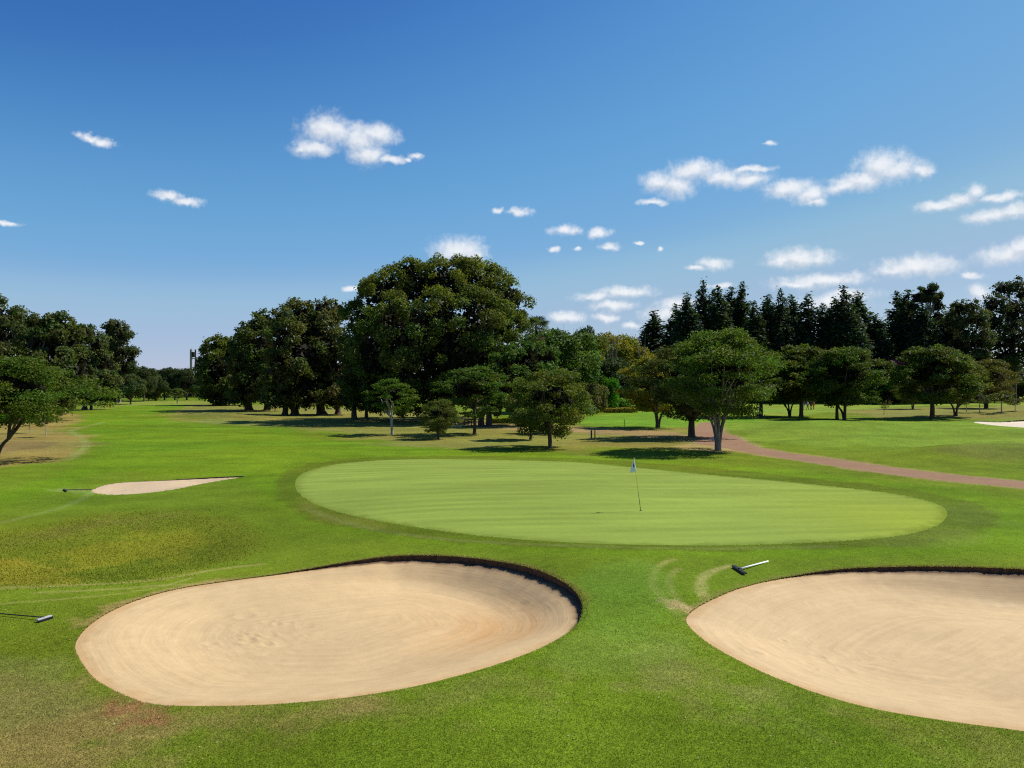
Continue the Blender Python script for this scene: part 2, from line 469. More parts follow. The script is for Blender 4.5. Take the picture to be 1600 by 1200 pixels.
def turf_mat(name, fine=42.0, amt=0.70, bump=0.7, coarse=9.0, rough=1.0, spec=0.04):
    m, nt, N, L, out = new_mat(name)
    p = N.new('ShaderNodeBsdfPrincipled')
    p.inputs['Roughness'].default_value = rough
    p.inputs['Specular IOR Level'].default_value = spec
    at_ = N.new('ShaderNodeAttribute'); at_.attribute_name = 'tint'
    tc = N.new('ShaderNodeTexCoord')
    n = N.new('ShaderNodeTexNoise'); n.inputs['Scale'].default_value = fine; n.inputs['Detail'].default_value = 3
    n.inputs['Roughness'].default_value = 0.7
    L.new(tc.outputs['Object'], n.inputs['Vector'])
    n2 = N.new('ShaderNodeTexNoise'); n2.inputs['Scale'].default_value = coarse; n2.inputs['Detail'].default_value = 5
    n2.inputs['Roughness'].default_value = 0.7
    L.new(tc.outputs['Object'], n2.inputs['Vector'])
    mr = N.new('ShaderNodeMapRange')
    mr.inputs[1].default_value = 0.3; mr.inputs[2].default_value = 0.7
    mr.inputs[3].default_value = 1 - amt; mr.inputs[4].default_value = 1 + amt
    L.new(n.outputs['Fac'], mr.inputs[0])
    mr2 = N.new('ShaderNodeMapRange')
    mr2.inputs[1].default_value = 0.3; mr2.inputs[2].default_value = 0.7
    mr2.inputs[3].default_value = 1 - amt * 0.35; mr2.inputs[4].default_value = 1 + amt * 0.35
    L.new(n2.outputs['Fac'], mr2.inputs[0])
    mu = N.new('ShaderNodeMath'); mu.operation = 'MULTIPLY'
    L.new(mr.outputs[0], mu.inputs[0]); L.new(mr2.outputs[0], mu.inputs[1])
    vm = N.new('ShaderNodeVectorMath'); vm.operation = 'SCALE'
    L.new(at_.outputs['Color'], vm.inputs[0]); L.new(mu.outputs[0], vm.inputs['Scale'])
    L.new(vm.outputs[0], p.inputs['Base Color'])
    b = N.new('ShaderNodeBump'); b.inputs['Strength'].default_value = bump; b.inputs['Distance'].default_value = 0.02
    L.new(n.outputs['Fac'], b.inputs['Height']); L.new(b.outputs[0], p.inputs['Normal'])
    L.new(p.outputs[0], out.inputs[0])
    return m

def leaf_mat(name, trans=0.26, rough=0.62, spec=0.16, gain=1.0):
    m, nt, N, L, out = new_mat(name)
    at_ = N.new('ShaderNodeAttribute'); at_.attribute_name = 'tint'
    oi = N.new('ShaderNodeObjectInfo')
    vm = N.new('ShaderNodeVectorMath'); vm.operation = 'MULTIPLY'
    L.new(at_.outputs['Color'], vm.inputs[0]); L.new(oi.outputs['Color'], vm.inputs[1])
    if gain != 1.0:
        gn = N.new('ShaderNodeVectorMath'); gn.operation = 'SCALE'; gn.inputs['Scale'].default_value = gain
        L.new(vm.outputs[0], gn.inputs[0]); vm = gn
    p = N.new('ShaderNodeBsdfPrincipled')
    p.inputs['Roughness'].default_value = rough
    p.inputs['Specular IOR Level'].default_value = spec
    L.new(vm.outputs[0], p.inputs['Base Color'])
    t = N.new('ShaderNodeBsdfTranslucent')
    g = N.new('ShaderNodeVectorMath'); g.operation = 'MULTIPLY'; g.inputs[1].default_value = (1.5, 1.7, 0.6)
    L.new(vm.outputs[0], g.inputs[0]); L.new(g.outputs[0], t.inputs[0])
    mx = N.new('ShaderNodeMixShader'); mx.inputs[0].default_value = trans
    L.new(p.outputs[0], mx.inputs[1]); L.new(t.outputs[0], mx.inputs[2])
    L.new(mx.outputs[0], out.inputs[0])
    return m

def plain_mat(name, rgb, rough=0.6, var=0.25, scale=12.0, metallic=0.0, stretch=(1, 1, 1), bump=0.2):
    m, nt, N, L, out = new_mat(name)
    p = N.new('ShaderNodeBsdfPrincipled')
    p.inputs['Roughness'].default_value = rough; p.inputs['Metallic'].default_value = metallic
    p.inputs['Specular IOR Level'].default_value = 0.3
    tc = N.new('ShaderNodeTexCoord'); mp = N.new('ShaderNodeMapping'); mp.inputs['Scale'].default_value = stretch
    L.new(tc.outputs['Object'], mp.inputs[0])
    n = N.new('ShaderNodeTexNoise'); n.inputs['Scale'].default_value = scale; n.inputs['Detail'].default_value = 5
    L.new(mp.outputs[0], n.inputs['Vector'])
    r = N.new('ShaderNodeValToRGB')
    r.color_ramp.elements[0].position = 0.3; r.color_ramp.elements[1].position = 0.7
    r.color_ramp.elements[0].color = tuple(c * (1 - var) for c in rgb) + (1,)
    r.color_ramp.elements[1].color = tuple(min(1, c * (1 + var)) for c in rgb) + (1,)
    L.new(n.outputs['Fac'], r.inputs[0]); L.new(r.outputs[0], p.inputs['Base Color'])
    b = N.new('ShaderNodeBump'); b.inputs['Strength'].default_value = bump; b.inputs['Distance'].default_value = 0.02
    L.new(n.outputs['Fac'], b.inputs['Height']); L.new(b.outputs[0], p.inputs['Normal'])
    L.new(p.outputs[0], out.inputs[0])
    return m

def sand_mat():
    m, nt, N, L, out = new_mat('raked_sand')
    p = N.new('ShaderNodeBsdfPrincipled')
    p.inputs['Roughness'].default_value = 0.95; p.inputs['Specular IOR Level'].default_value = 0.1
    at_ = N.new('ShaderNodeAttribute'); at_.attribute_name = 'tint'
    uv = N.new('ShaderNodeUVMap')
    mp = N.new('ShaderNodeMapping'); mp.inputs['Scale'].default_value = (1, 1, 1)
    L.new(uv.outputs[0], mp.inputs[0])
    n = N.new('ShaderNodeTexNoise'); n.inputs['Scale'].default_value = 1.0; n.inputs['Detail'].default_value = 6
    n.inputs['Roughness'].default_value = 0.65; n.inputs['Distortion'].default_value = 0.3
    L.new(mp.outputs[0], n.inputs['Vector'])
    tc = N.new('ShaderNodeTexCoord')
    n2 = N.new('ShaderNodeTexNoise'); n2.inputs['Scale'].default_value = 4.0; n2.inputs['Detail'].default_value = 8
    n2.inputs['Roughness'].default_value = 0.75
    L.new(tc.outputs['Object'], n2.inputs['Vector'])
    mr = N.new('ShaderNodeMapRange'); mr.inputs[1].default_value = 0.25; mr.inputs[2].default_value = 0.75
    mr.inputs[3].default_value = 0.88; mr.inputs[4].default_value = 1.07
    L.new(n.outputs['Fac'], mr.inputs[0])
    mr2 = N.new('ShaderNodeMapRange'); mr2.inputs[1].default_value = 0.25; mr2.inputs[2].default_value = 0.75
    mr2.inputs[3].default_value = 0.90; mr2.inputs[4].default_value = 1.08
    L.new(n2.outputs['Fac'], mr2.inputs[0])
    mu = N.new('ShaderNodeMath'); mu.operation = 'MULTIPLY'
    L.new(mr.outputs[0], mu.inputs[0]); L.new(mr2.outputs[0], mu.inputs[1])
    vm = N.new('ShaderNodeVectorMath'); vm.operation = 'SCALE'
    L.new(at_.outputs['Color'], vm.inputs[0]); L.new(mu.outputs[0], vm.inputs['Scale'])
    L.new(vm.outputs[0], p.inputs['Base Color'])
    n3 = N.new('ShaderNodeTexNoise'); n3.inputs['Scale'].default_value = 70.0; n3.inputs['Detail'].default_value = 2
    L.new(tc.outputs['Object'], n3.inputs['Vector'])
    mr3 = N.new('ShaderNodeMapRange'); mr3.inputs[1].default_value = 0.3; mr3.inputs[2].default_value = 0.7
    mr3.inputs[3].default_value = 0.92; mr3.inputs[4].default_value = 1.06
    L.new(n3.outputs['Fac'], mr3.inputs[0])
    mu3 = N.new('ShaderNodeMath'); mu3.operation = 'MULTIPLY'
    L.new(mu.outputs[0], mu3.inputs[0]); L.new(mr3.outputs[0], mu3.inputs[1]); L.new(mu3.outputs[0], vm.inputs['Scale'])
    ad = N.new('ShaderNodeMath'); ad.operation = 'MULTIPLY_ADD'; ad.inputs[1].default_value = 0.5
    L.new(n2.outputs['Fac'], ad.inputs[0]); L.new(n.outputs['Fac'], ad.inputs[2])
    b = N.new('ShaderNodeBump'); b.inputs['Strength'].default_value = 0.42; b.inputs['Distance'].default_value = 0.03
    L.new(ad.outputs[0], b.inputs['Height']); L.new(b.outputs[0], p.inputs['Normal'])
    L.new(p.outputs[0], out.inputs[0])
    return m

M = {
 'turf': turf_mat('mown_turf'),
 'green': turf_mat('putting_turf', fine=90, amt=0.16, bump=0.15, coarse=5),
 'path': turf_mat('path_surface', fine=40, amt=0.22, bump=0.3, coarse=3, rough=0.9),
 'sand': sand_mat(),
 'blade': leaf_mat('grass_blade', 0.35, 0.6, 0.2),
 'leaf': leaf_mat('tree_leaf', 0.32, gain=1.22),
 'petal': leaf_mat('flower_petal', 0.4),
 'soil': plain_mat('bunker_edge_soil', (0.085, 0.048, 0.028), 0.95, 0.5, 9, bump=1.0),
 'bark': plain_mat('dark_bark', (0.085, 0.062, 0.046), 0.9, 0.45, 5, stretch=(1, 1, 0.2), bump=0.8),
 'pale_bark': plain_mat('pale_bark', (0.36, 0.32, 0.26), 0.85, 0.4, 6, stretch=(1, 1, 0.25), bump=0.6),
 'grey_bark': plain_mat('grey_bark', (0.21, 0.175, 0.14), 0.85, 0.45, 6, stretch=(1, 1, 0.25), bump=0.6),
 'white': plain_mat('white_paint', (0.80, 0.79, 0.75), 0.5, 0.05),
 'black': plain_mat('black_plastic', (0.018, 0.018, 0.02), 0.45, 0.3),
 'grey': plain_mat('grey_plastic', (0.42, 0.42, 0.42), 0.5, 0.1),
 'wood': plain_mat('dark_wood', (0.05, 0.035, 0.025), 0.7, 0.3),
 'concrete': plain_mat('concrete', (0.30, 0.28, 0.26), 0.85, 0.15, 2),
 'yellow': plain_mat('yellow_paint', (0.65, 0.50, 0.03), 0.5, 0.1),
 'cloth_white': plain_mat('flag_cloth', (0.78, 0.80, 0.86), 0.8, 0.06),
 'navy': plain_mat('navy_print', (0.02, 0.03, 0.09), 0.7, 0.1),
 'skin': plain_mat('skin', (0.22, 0.12, 0.075), 0.6, 0.1),
 'orange': plain_mat('orange_cloth', (0.55, 0.14, 0.04), 0.8, 0.1),
 'ochre_cloth': plain_mat('tan_cloth', (0.42, 0.22, 0.08), 0.8, 0.1),
 'dark_cloth': plain_mat('dark_cloth', (0.03, 0.03, 0.035), 0.8, 0.1),
 'mauve_cloth': plain_mat('mauve_cloth', (0.20, 0.13, 0.20), 0.8, 0.1),
 'stone': plain_mat('ochre_rock', (0.42, 0.33, 0.17), 0.9, 0.35, 4, bump=0.8),
 'bluegrey': plain_mat('bluegrey_panel', (0.32, 0.38, 0.45), 0.6, 0.1),
}

# ============================================================ mesh helpers
def mesh_np(name, V, Q, mat=None, tint=None, smooth=False, uv=None, leaftint=None):
    V = np.asarray(V, np.float32); Q = np.asarray(Q, np.int32)
    me = bpy.data.meshes.new(name)
    k = Q.shape[1]
    me.vertices.add(len(V)); me.vertices.foreach_set('co', V.ravel())
    me.loops.add(Q.size); me.loops.foreach_set('vertex_index', Q.ravel())
    me.polygons.add(len(Q)); me.polygons.foreach_set('loop_start', np.arange(0, Q.size, k, dtype=np.int32))
    me.update(calc_edges=True)
    if smooth:
        me.polygons.foreach_set('use_smooth', np.ones(len(Q), bool))
    if tint is not None:
        a = me.attributes.new('tint', 'FLOAT_COLOR', 'POINT')
        c = np.ones((len(V), 4), np.float32); c[:, :3] = tint
        a.data.foreach_set('color', c.ravel())
    if uv is not None:
        u = me.uv_layers.new(name='UVMap')
        u.data.foreach_set('uv', np.asarray(uv, np.float32)[Q.ravel()].ravel())
    if mat is not None:
        me.materials.append(mat)
    return me

def link(name, me, parent=None, loc=None, **props):
    o = bpy.data.objects.new(name, me)
    C.objects.link(o)
    if parent is not None:
        o.parent = parent
    if loc is not None:
        o.location = loc
    for k, v in props.items():
        o[k] = v
    return o

def thing(name, label, category, loc=(0, 0, 0), rotz=0.0, scale=(1, 1, 1), group=None):
    o = bpy.data.objects.new(name, None)
    C.objects.link(o)
    o.empty_display_size = 0.3
    o.location = loc; o.rotation_euler = (0, 0, rotz); o.scale = scale
    o['label'] = label; o['category'] = category
    if group:
        o['group'] = group
    return o

class MB:
    def __init__(self):
        self.v = []; self.f = []
    def quadstrip(self, rings, cap=True):
        b = len(self.v); k = len(rings[0])
        for r in rings:
            self.v += [tuple(p) for p in r]
        for i in range(len(rings) - 1):
            for j in range(k):
                a = b + i * k + j; c = b + i * k + (j + 1) % k
                self.f.append((a, c, c + k, a + k))
        if cap:
            self.f.append(tuple(b + j for j in range(k))[::-1])
            self.f.append(tuple(b + (len(rings) - 1) * k + j for j in range(k)))
    def tube(self, path, radii, sides=8, cap=True):
        P = [Vector(p) for p in path]
        rings = []
        up = Vector((0, 0, 1))
        for i, p in enumerate(P):
            d = (P[min(i + 1, len(P) - 1)] - P[max(i - 1, 0)])
            d = d.normalized() if d.length > 1e-9 else up
            ref = Vector((1, 0, 0)) if abs(d.x) < 0.8 else Vector((0, 1, 0))
            a = d.cross(ref).normalized(); b_ = d.cross(a)
            rings.append([p + (a * math.cos(t) + b_ * math.sin(t)) * radii[i] for t in [2 * math.pi * k / sides for k in range(sides)]])
        self.quadstrip(rings, cap)
    def box(self, x0, x1, y0, y1, z0, z1):
        b = len(self.v)
        self.v += [(x0,y0,z0),(x1,y0,z0),(x1,y1,z0),(x0,y1,z0),(x0,y0,z1),(x1,y0,z1),(x1,y1,z1),(x0,y1,z1)]
        self.f += [tuple(b + i for i in q) for q in ((0,3,2,1),(4,5,6,7),(0,1,5,4),(1,2,6,5),(2,3,7,6),(3,0,4,7))]
    def mesh(self, name, mat, smooth=False):
        me = bpy.data.meshes.new(name)
        me.from_pydata([tuple(p) for p in self.v], [], self.f)
        me.update()
        if smooth:
            me.polygons.foreach_set('use_smooth', np.ones(len(self.f), bool))
        me.materials.append(mat)
        return me

# ============================================================ the ground
def build_ground():
    r = [1.5]
    while r[-1] < 4000:
        q = r[-1]
        px = q * q / (768 * 5.0)
        if q < 9.3: d = 0.2
        elif q < 75: d = min(max(px * 0.95, 0.03), 0.30)
        elif q < 130: d = 0.62
        elif q < 230: d = 1.8
        else: d = q * 0.09
        r.append(q + d)
    r = np.array(r)
    a0 = math.radians(36.2); nf = 880
    th = np.concatenate([np.linspace(-a0, a0, nf), np.linspace(a0, 2 * math.pi - a0, 92)[1:-1]])
    TH, R = np.meshgrid(th, r)
    X = R * np.sin(TH); Y = R * np.cos(TH)
    nr, nc = X.shape
    dth = np.gradient(th); dth = np.minimum(dth, 0.05)
    dr = np.gradient(r)
    front = np.zeros(nc, bool); front[:nf] = True
    sds = []
    for P, tag in [(b, 'bunker') for b in BUNKERS] + [(GREEN, 'green'), (PATH, 'path')]:
        m0 = sdf(X, Y, P, True, 1.5, 50.0)
        near = np.abs(m0) < 1.2
        iy, ix = np.where(near)
        e = 0.01
        x = X[iy, ix]; y = Y[iy, ix]
        s = m0[iy, ix]
        gx = (seg_dist(x + e, y, P, True) - s) / e; gy = (seg_dist(x, y + e, P, True) - s) / e
        gl = np.hypot(gx, gy) + 1e-9; gx /= gl; gy /= gl
        rr = R[iy, ix]; tt = TH[iy, ix]
        gr = np.abs(gx * np.sin(tt) + gy * np.cos(tt)); gt = np.abs(gx * np.cos(tt) - gy * np.sin(tt))
        thr = 0.55 * np.minimum(rr * dth[ix] / (gt + 1e-6), dr[iy] / (gr + 1e-6))
        mv = np.abs(s) < thr
        X[iy[mv], ix[mv]] -= s[mv] * gx[mv]; Y[iy[mv], ix[mv]] -= s[mv] * gy[mv]
        m0[iy[mv], ix[mv]] = 0
        sds.append(m0)
    Z = hgt(X, Y)
    Z[R > 600] = Z[R > 600] * 0.0
    idx = np.arange(nr * nc).reshape(nr, nc)
    jn = np.roll(np.arange(nc), -1)
    Q = np.stack([idx[:-1, :], idx[:-1, :][:, jn], idx[1:, :][:, jn], idx[1:, :]], -1)[..., ::-1].reshape(-1, 4)
    def inside(sd):
        f = sd.ravel()
        return f[Q].mean(1) < 0
    hole = np.zeros(len(Q), bool)
    for s in sds[:4]:
        hole |= inside(s)
    ig = inside(sds[4]) & ~hole
    ip = inside(sds[5]) & ~hole & ~ig
    rest = ~(hole | ig | ip)
    V = np.stack([X.ravel(), Y.ravel(), Z.ravel()], 1)
    # normals shared by the pieces
    def sub(mask):
        q = Q[mask]; u, inv = np.unique(q, return_inverse=True)
        return V[u], inv.reshape(-1, 4)
    v, q = sub(rest)
    # far and outer turf gets cheap colour too
    o = link('ground', mesh_np('ground', v, q, M['turf'], turf_tint(v[:, 0].astype(float), v[:, 1].astype(float)), True))
    o['kind'] = 'structure'
    v, q = sub(ig)
    o = link('putting_green', mesh_np('putting_green', v, q, M['green'], green_tint(v[:, 0].astype(float), v[:, 1].astype(float)), True))
    o['kind'] = 'structure'
    v, q = sub(ip)
    x = v[:, 0].astype(float); y = v[:, 1].astype(float)
    c = np.array([0.278, 0.166, 0.100]) * (1 + 0.25 * fbm(x, y, 4) + 0.2 * fbm(x / 6, y / 6, 2))[:, None]
    d = sdf(x, y, PATH, True, 1.0)
    a = (ss(-0.45, 0.0, d + fbm(x * 1.5, y * 1.5, 3) * 0.6) * 0.6)[:, None]
    c = c * (1 - a) + np.array([0.25, 0.20, 0.09]) * a
    o = link('cart_path', mesh_np('cart_path', v, q, M['path'], c, True))
    o['kind'] = 'structure'
build_ground()

# ============================================================ grass blades
def blades(name, x, y, z, hgt_, wid, lean, tint, parent=None, down=None, **props):
    n = len(x)
    a = RNG.random(n) * 2 * math.pi
    h = hgt_ * (0.5 + RNG.random(n)); w = wid * (0.6 + 0.8 * RNG.random(n))
    la = RNG.random(n) * 2 * math.pi; lm = lean * RNG.random(n)
    V = np.empty((n, 3, 3), np.float32)
    V[:, 0] = np.stack([x - np.cos(a) * w / 2, y - np.sin(a) * w / 2, z - 0.005], 1)
    V[:, 1] = np.stack([x + np.cos(a) * w / 2, y + np.sin(a) * w / 2, z - 0.005], 1)
    V[:, 2] = np.stack([x + np.cos(la) * lm * h, y + np.sin(la) * lm * h, z + h], 1)
    c = np.repeat(tint * (0.7 + 0.7 * RNG.random(n))[:, None], 3, 0)
    me = mesh_np(name, V.reshape(-1, 3), np.arange(3 * n).reshape(-1, 3), M['blade'], np.clip(c, 0, 1))
    return link(name, me, parent, **props)

def scatter_blades(name, n, rect, keep, h, w, lean=0.8, boost=1.1):
    x0, x1, y0, y1 = rect
    x = x0 + RNG.random(n) * (x1 - x0)
    u = RNG.random(n)
    y = 1 / (1 / y0 + u * (1 / y1 - 1 / y0))        # denser near the viewer's side of the lawn
    m = keep(x, y); x = x[m]; y = y[m]
    blades(name, x, y, hgt(x, y), h, w, lean, turf_tint(x, y) * boost, kind='stuff')

def off_bunkers(x, y, d=0.03):
    m = np.ones(x.shape, bool)
    for P in BUNKERS[:2]:
        m &= sdf(x, y, P, True, 0.5) > d
    return m
scatter_blades('grass', 250000, (-13, 13, 9.4, 17.5), lambda x, y: off_bunkers(x, y) & (np.abs(x) < y * 0.70), 0.022, 0.010)
HOLLOW = LAYERS[[i for i, l in enumerate(LAYERS) if l[2] == (0.132, 0.162, 0.016)][0]][1]
scatter_blades('rough_grass', 90000, (-24, -6, 18, 32), lambda x, y: (sdf(x, y, HOLLOW, True, 2) < 1.6 * (RNG.random(x.shape) - 0.6)) & (x > -0.72 * y), 0.034, 0.026, 1.1, 1.15)

# ============================================================ bunkers
def resample(P, n):
    d = np.hypot(*(np.roll(P, -1, 0) - P).T); s = np.concatenate([[0], np.cumsum(d)])
    t = np.linspace(0, s[-1], n, endpoint=False)
    Pc = np.vstack([P, P[:1]])
    return np.stack([np.interp(t, s, Pc[:, 0]), np.interp(t, s, Pc[:, 1])], 1)

def foot_patch(seed, px, py, sx, sy, n):
    r_ = np.random.default_rng(seed); cx, cy = at(px, py)
    return [(float(cx) + r_.normal() * sx, float(cy) + r_.normal() * sy, 0.07 + 0.16 * r_.random(), 0.004 + 0.009 * r_.random() ** 2 * 2) for _ in range(n)]

def bunker(P, label, n, rings, lip, depth, base, big=True, focus=None, wet=None, prints=()):
    B = resample(P, n)
    cen = B.mean(0)
    ext = (P.max(0) - P.min(0)) / 2
    def wfar(x, y):      # 1 towards the high far/right side, 0 near side
        u = (x - cen[0]) / ext[0]; v = (y - cen[1]) / ext[1]
        return ss(-0.05, 0.95, 0.68 * v + 0.62 * u)
    if focus is None:
        focus = cen
    # lip ring, wobbly cut edge
    wl = wfar(B[:, 0], B[:, 1])
    tng = np.roll(B, -1, 0) - np.roll(B, 1, 0); tng /= np.hypot(*tng.T)[:, None] + 1e-9
    nrm = np.stack([tng[:, 1], -tng[:, 0]], 1)
    area = 0.5 * np.sum(B[:, 0] * np.roll(B[:, 1], -1) - np.roll(B[:, 0], -1) * B[:, 1])
    if area < 0: nrm = -nrm            # outward
    s_arc = np.arange(n) / n * 60
    wob = fbm(s_arc * 2.3, s_arc * 0 + 3, 3)
    L_ = lip[0] + (lip[1] - lip[0]) * wl * (1 + 0.5 * wob)
    hz = hgt(B[:, 0], B[:, 1])
    t_ = np.concatenate([[0], np.linspace(0.006, 1, rings) ** 1.25])
    V = []; 
    for t in t_[:-1]:
        V.append(B + (focus - B) * t)
    V.append(np.repeat(focus[None], n, 0))
    G = np.array(V)                    # rings x n x 2
    X = G[..., 0]; Y = G[..., 1]
    S = -seg_dist(X, Y, B, True); S[0] = 0
    S = np.maximum(S, 0)
    w = wfar(X, Y)
    lipg = lip[0] + (lip[1] - lip[0]) * w * (1 + 0.5 * wob[None, :] * ss(1.0, 0, S))
    prof = ss(0, 1, S / (depth[3] + (depth[2] - depth[3]) * w))
    Z = hgt(X, Y) * ss(3, 0, S) + hgt(cen[0], cen[1]) * (1 - ss(3, 0, S)) - lipg - (depth[0] + (depth[1] - depth[0]) * w) * prof
    Z += 0.02 * fbm(X * 1.5, Y * 1.5, 3) * ss(0, .3, S)
    if big:
        for (fx_, fy_, fr, k_) in prints:
            q = np.hypot(X - fx_, Y - fy_) / fr
            Z += k_ * (-np.exp(-q ** 2 * 2.2) + 0.55 * np.exp(-((q - 1.15) / 0.28) ** 2)) * ss(0.2, 0.6, S)
    # push the rim row slightly under the turf
    X = X.copy(); Y = Y.copy()
    X[0] = B[:, 0] + nrm[:, 0] * 0.03; Y[0] = B[:, 1] + nrm[:, 1] * 0.03
    nr = len(G)
    v = np.stack([X.ravel(), Y.ravel(), Z.ravel()], 1)
    idx = np.arange(nr * n).reshape(nr, n); jn = np.roll(np.arange(n), -1)
    q = np.stack([idx[:-1], idx[:-1][:, jn], idx[1:][:, jn], idx[1:]], -1)
    if area < 0: q = q[..., ::-1]
    q = q.reshape(-1, 4)
    xs, ys, sf = X.ravel(), Y.ravel(), S.ravel()
    col = np.array(base)[None, :] * (1 + 0.16 * fbm(xs / 2.2, ys / 2.2, 4) + 0.10 * fbm(xs * 2, ys * 2, 3))[:, None]
    if big:
        # grey-brown face and a pale toe line
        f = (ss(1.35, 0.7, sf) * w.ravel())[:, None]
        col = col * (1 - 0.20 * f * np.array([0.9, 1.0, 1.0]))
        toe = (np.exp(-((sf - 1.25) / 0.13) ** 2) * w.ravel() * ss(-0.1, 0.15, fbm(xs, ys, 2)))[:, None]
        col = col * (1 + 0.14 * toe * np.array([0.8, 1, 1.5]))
        lip_shade = ss(1, 0, (sf + fbm(xs * 4, ys * 4, 3) * 0.16) / (0.04 + 0.36 * w.ravel()))[:, None] * ss(0.15, 0.5, w.ravel())[:, None]
        lip_shade = np.clip(lip_shade * 1.4, 0, 1) * 0.9
        col = col * (1 - lip_shade) + np.array([0.105, 0.062, 0.038]) * lip_shade  # shadow under the lip painted into the sand colour as soil brown
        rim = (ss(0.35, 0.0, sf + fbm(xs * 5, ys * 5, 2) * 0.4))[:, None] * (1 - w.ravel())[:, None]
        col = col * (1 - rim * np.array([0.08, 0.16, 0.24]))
    if wet is not None:
        (wx, wy), (rx, ry), k = wet
        q_ = ((xs - wx) / rx) ** 2 + ((ys - wy) / ry) ** 2
        a = (np.exp(-q_) * k * ss(0.6, 1.5, sf) * np.clip(1 + fbm(sf * 3, xs * 0.3, 3) * 1.6, 0, 2))[:, None]
        a = np.clip(a, 0, 1)
        col = col * (1 - a) + np.array([0.50, 0.28, 0.11]) * a
    ang = np.broadcast_to(s_arc[None, :], X.shape).ravel()
    UV = np.stack([sf * 7.0 + 0.9 * fbm(xs / 2, ys / 2, 2), np.sin(ang / 60 * 2 * math.pi) * 2.2], 1)
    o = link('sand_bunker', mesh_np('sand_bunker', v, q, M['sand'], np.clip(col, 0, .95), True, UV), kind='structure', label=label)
    # cut soil wall below the turf
    top = np.stack([B[:, 0] + nrm[:, 0] * 0.012, B[:, 1] + nrm[:, 1] * 0.012, hz - 0.004], 1)
    o_ = 0.03 + 0.03 * np.abs(wob)
    midr = np.stack([B[:, 0] + nrm[:, 0] * o_, B[:, 1] + nrm[:, 1] * o_, hz - L_ * 0.55], 1)
    bot = np.stack([B[:, 0] + nrm[:, 0] * o_ * 0.9, B[:, 1] + nrm[:, 1] * o_ * 0.9, hz - L_ - 0.06], 1)
    v = np.vstack([top, midr, bot])
    idx = np.arange(3 * n).reshape(3, n)
    q = np.stack([idx[:-1], idx[:-1][:, jn], idx[1:][:, jn], idx[1:]], -1).reshape(-1, 4)
    link('soil_lip', mesh_np('soil_lip', v, q, M['soil'], None, True), o)
    if big:
        # tufts of grass along the edge
        m = 15000
        k = RNG.integers(0, n, m); f = RNG.random(m)[:, None]
        p = B[k] * (1 - f) + B[(k + 1) % n] * f
        off = (RNG.random(m) ** 1.5 * 0.12 - 0.012)[:, None]
        p = p + nrm[k] * off
        tt = turf_tint(p[:, 0] , p[:, 1])
        dry = (RNG.random(m) < 0.10 + 0.40 * ss(cen[1] - 1, cen[1] + 2, p[:, 1]))[:, None]
        tt = np.where(dry, np.array([0.30, 0.23, 0.10]), tt)
        wb = wfar(p[:, 0], p[:, 1])
        blades('edge_grass', p[:, 0], p[:, 1], hgt(p[:, 0], p[:, 1]) - 0.012, 0.016 + 0.022 * wb, 0.010 + 0.008 * wb, 1.4, tt, parent=o, kind='stuff')
    return o

wx, wy = at(850, 962)
SAND = (0.560, 0.402, 0.208)
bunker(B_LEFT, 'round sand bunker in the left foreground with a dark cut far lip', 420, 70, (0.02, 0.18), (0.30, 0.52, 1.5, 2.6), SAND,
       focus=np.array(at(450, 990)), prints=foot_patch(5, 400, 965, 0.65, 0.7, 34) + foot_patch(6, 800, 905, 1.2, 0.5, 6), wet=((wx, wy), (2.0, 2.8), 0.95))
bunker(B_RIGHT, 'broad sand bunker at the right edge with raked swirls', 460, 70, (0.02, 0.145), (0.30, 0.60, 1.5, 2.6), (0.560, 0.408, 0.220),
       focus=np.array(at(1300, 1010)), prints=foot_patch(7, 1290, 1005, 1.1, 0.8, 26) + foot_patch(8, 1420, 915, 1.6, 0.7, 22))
bunker(B_SMALL, 'small narrow sand bunker beside the fairway on the left', 200, 24, (0.01, 0.07), (0.10, 0.22, 1.0, 1.4), (0.545, 0.410, 0.255), big=False)
bunker(B_FAR, 'far pale sand bunker at the right edge below the trees', 160, 20, (0.04, 0.20), (0.05, 0.15, 1.5, 2.0), (0.66, 0.56, 0.42), big=False)

# ============================================================ foliage
def rand_dir(rng, n):
    v = rng.normal(size=(n, 3)); return v / np.linalg.norm(v, axis=1)[:, None]

def leaf_quads(rng, P, Nn, size, elong=0.62):
    n = len(P)
    t = np.cross(Nn, rand_dir(rng, n)); t /= np.linalg.norm(t, axis=1)[:, None] + 1e-9
    b = np.cross(Nn, t)
    s = (size * (0.55 + 0.9 * rng.random(n)))[:, None]
    V = np.empty((n, 4, 3), np.float32)
    bend = Nn * s * 0.18
    V[:, 0] = P - t * s * 0.5 - bend
    V[:, 1] = P + b * s * 0.5 * elong
    V[:, 2] = P + t * s * 0.5 - bend
    V[:, 3] = P - b * s * 0.5 * elong
    return V.reshape(-1, 3), np.arange(4 * n).reshape(-1, 4)

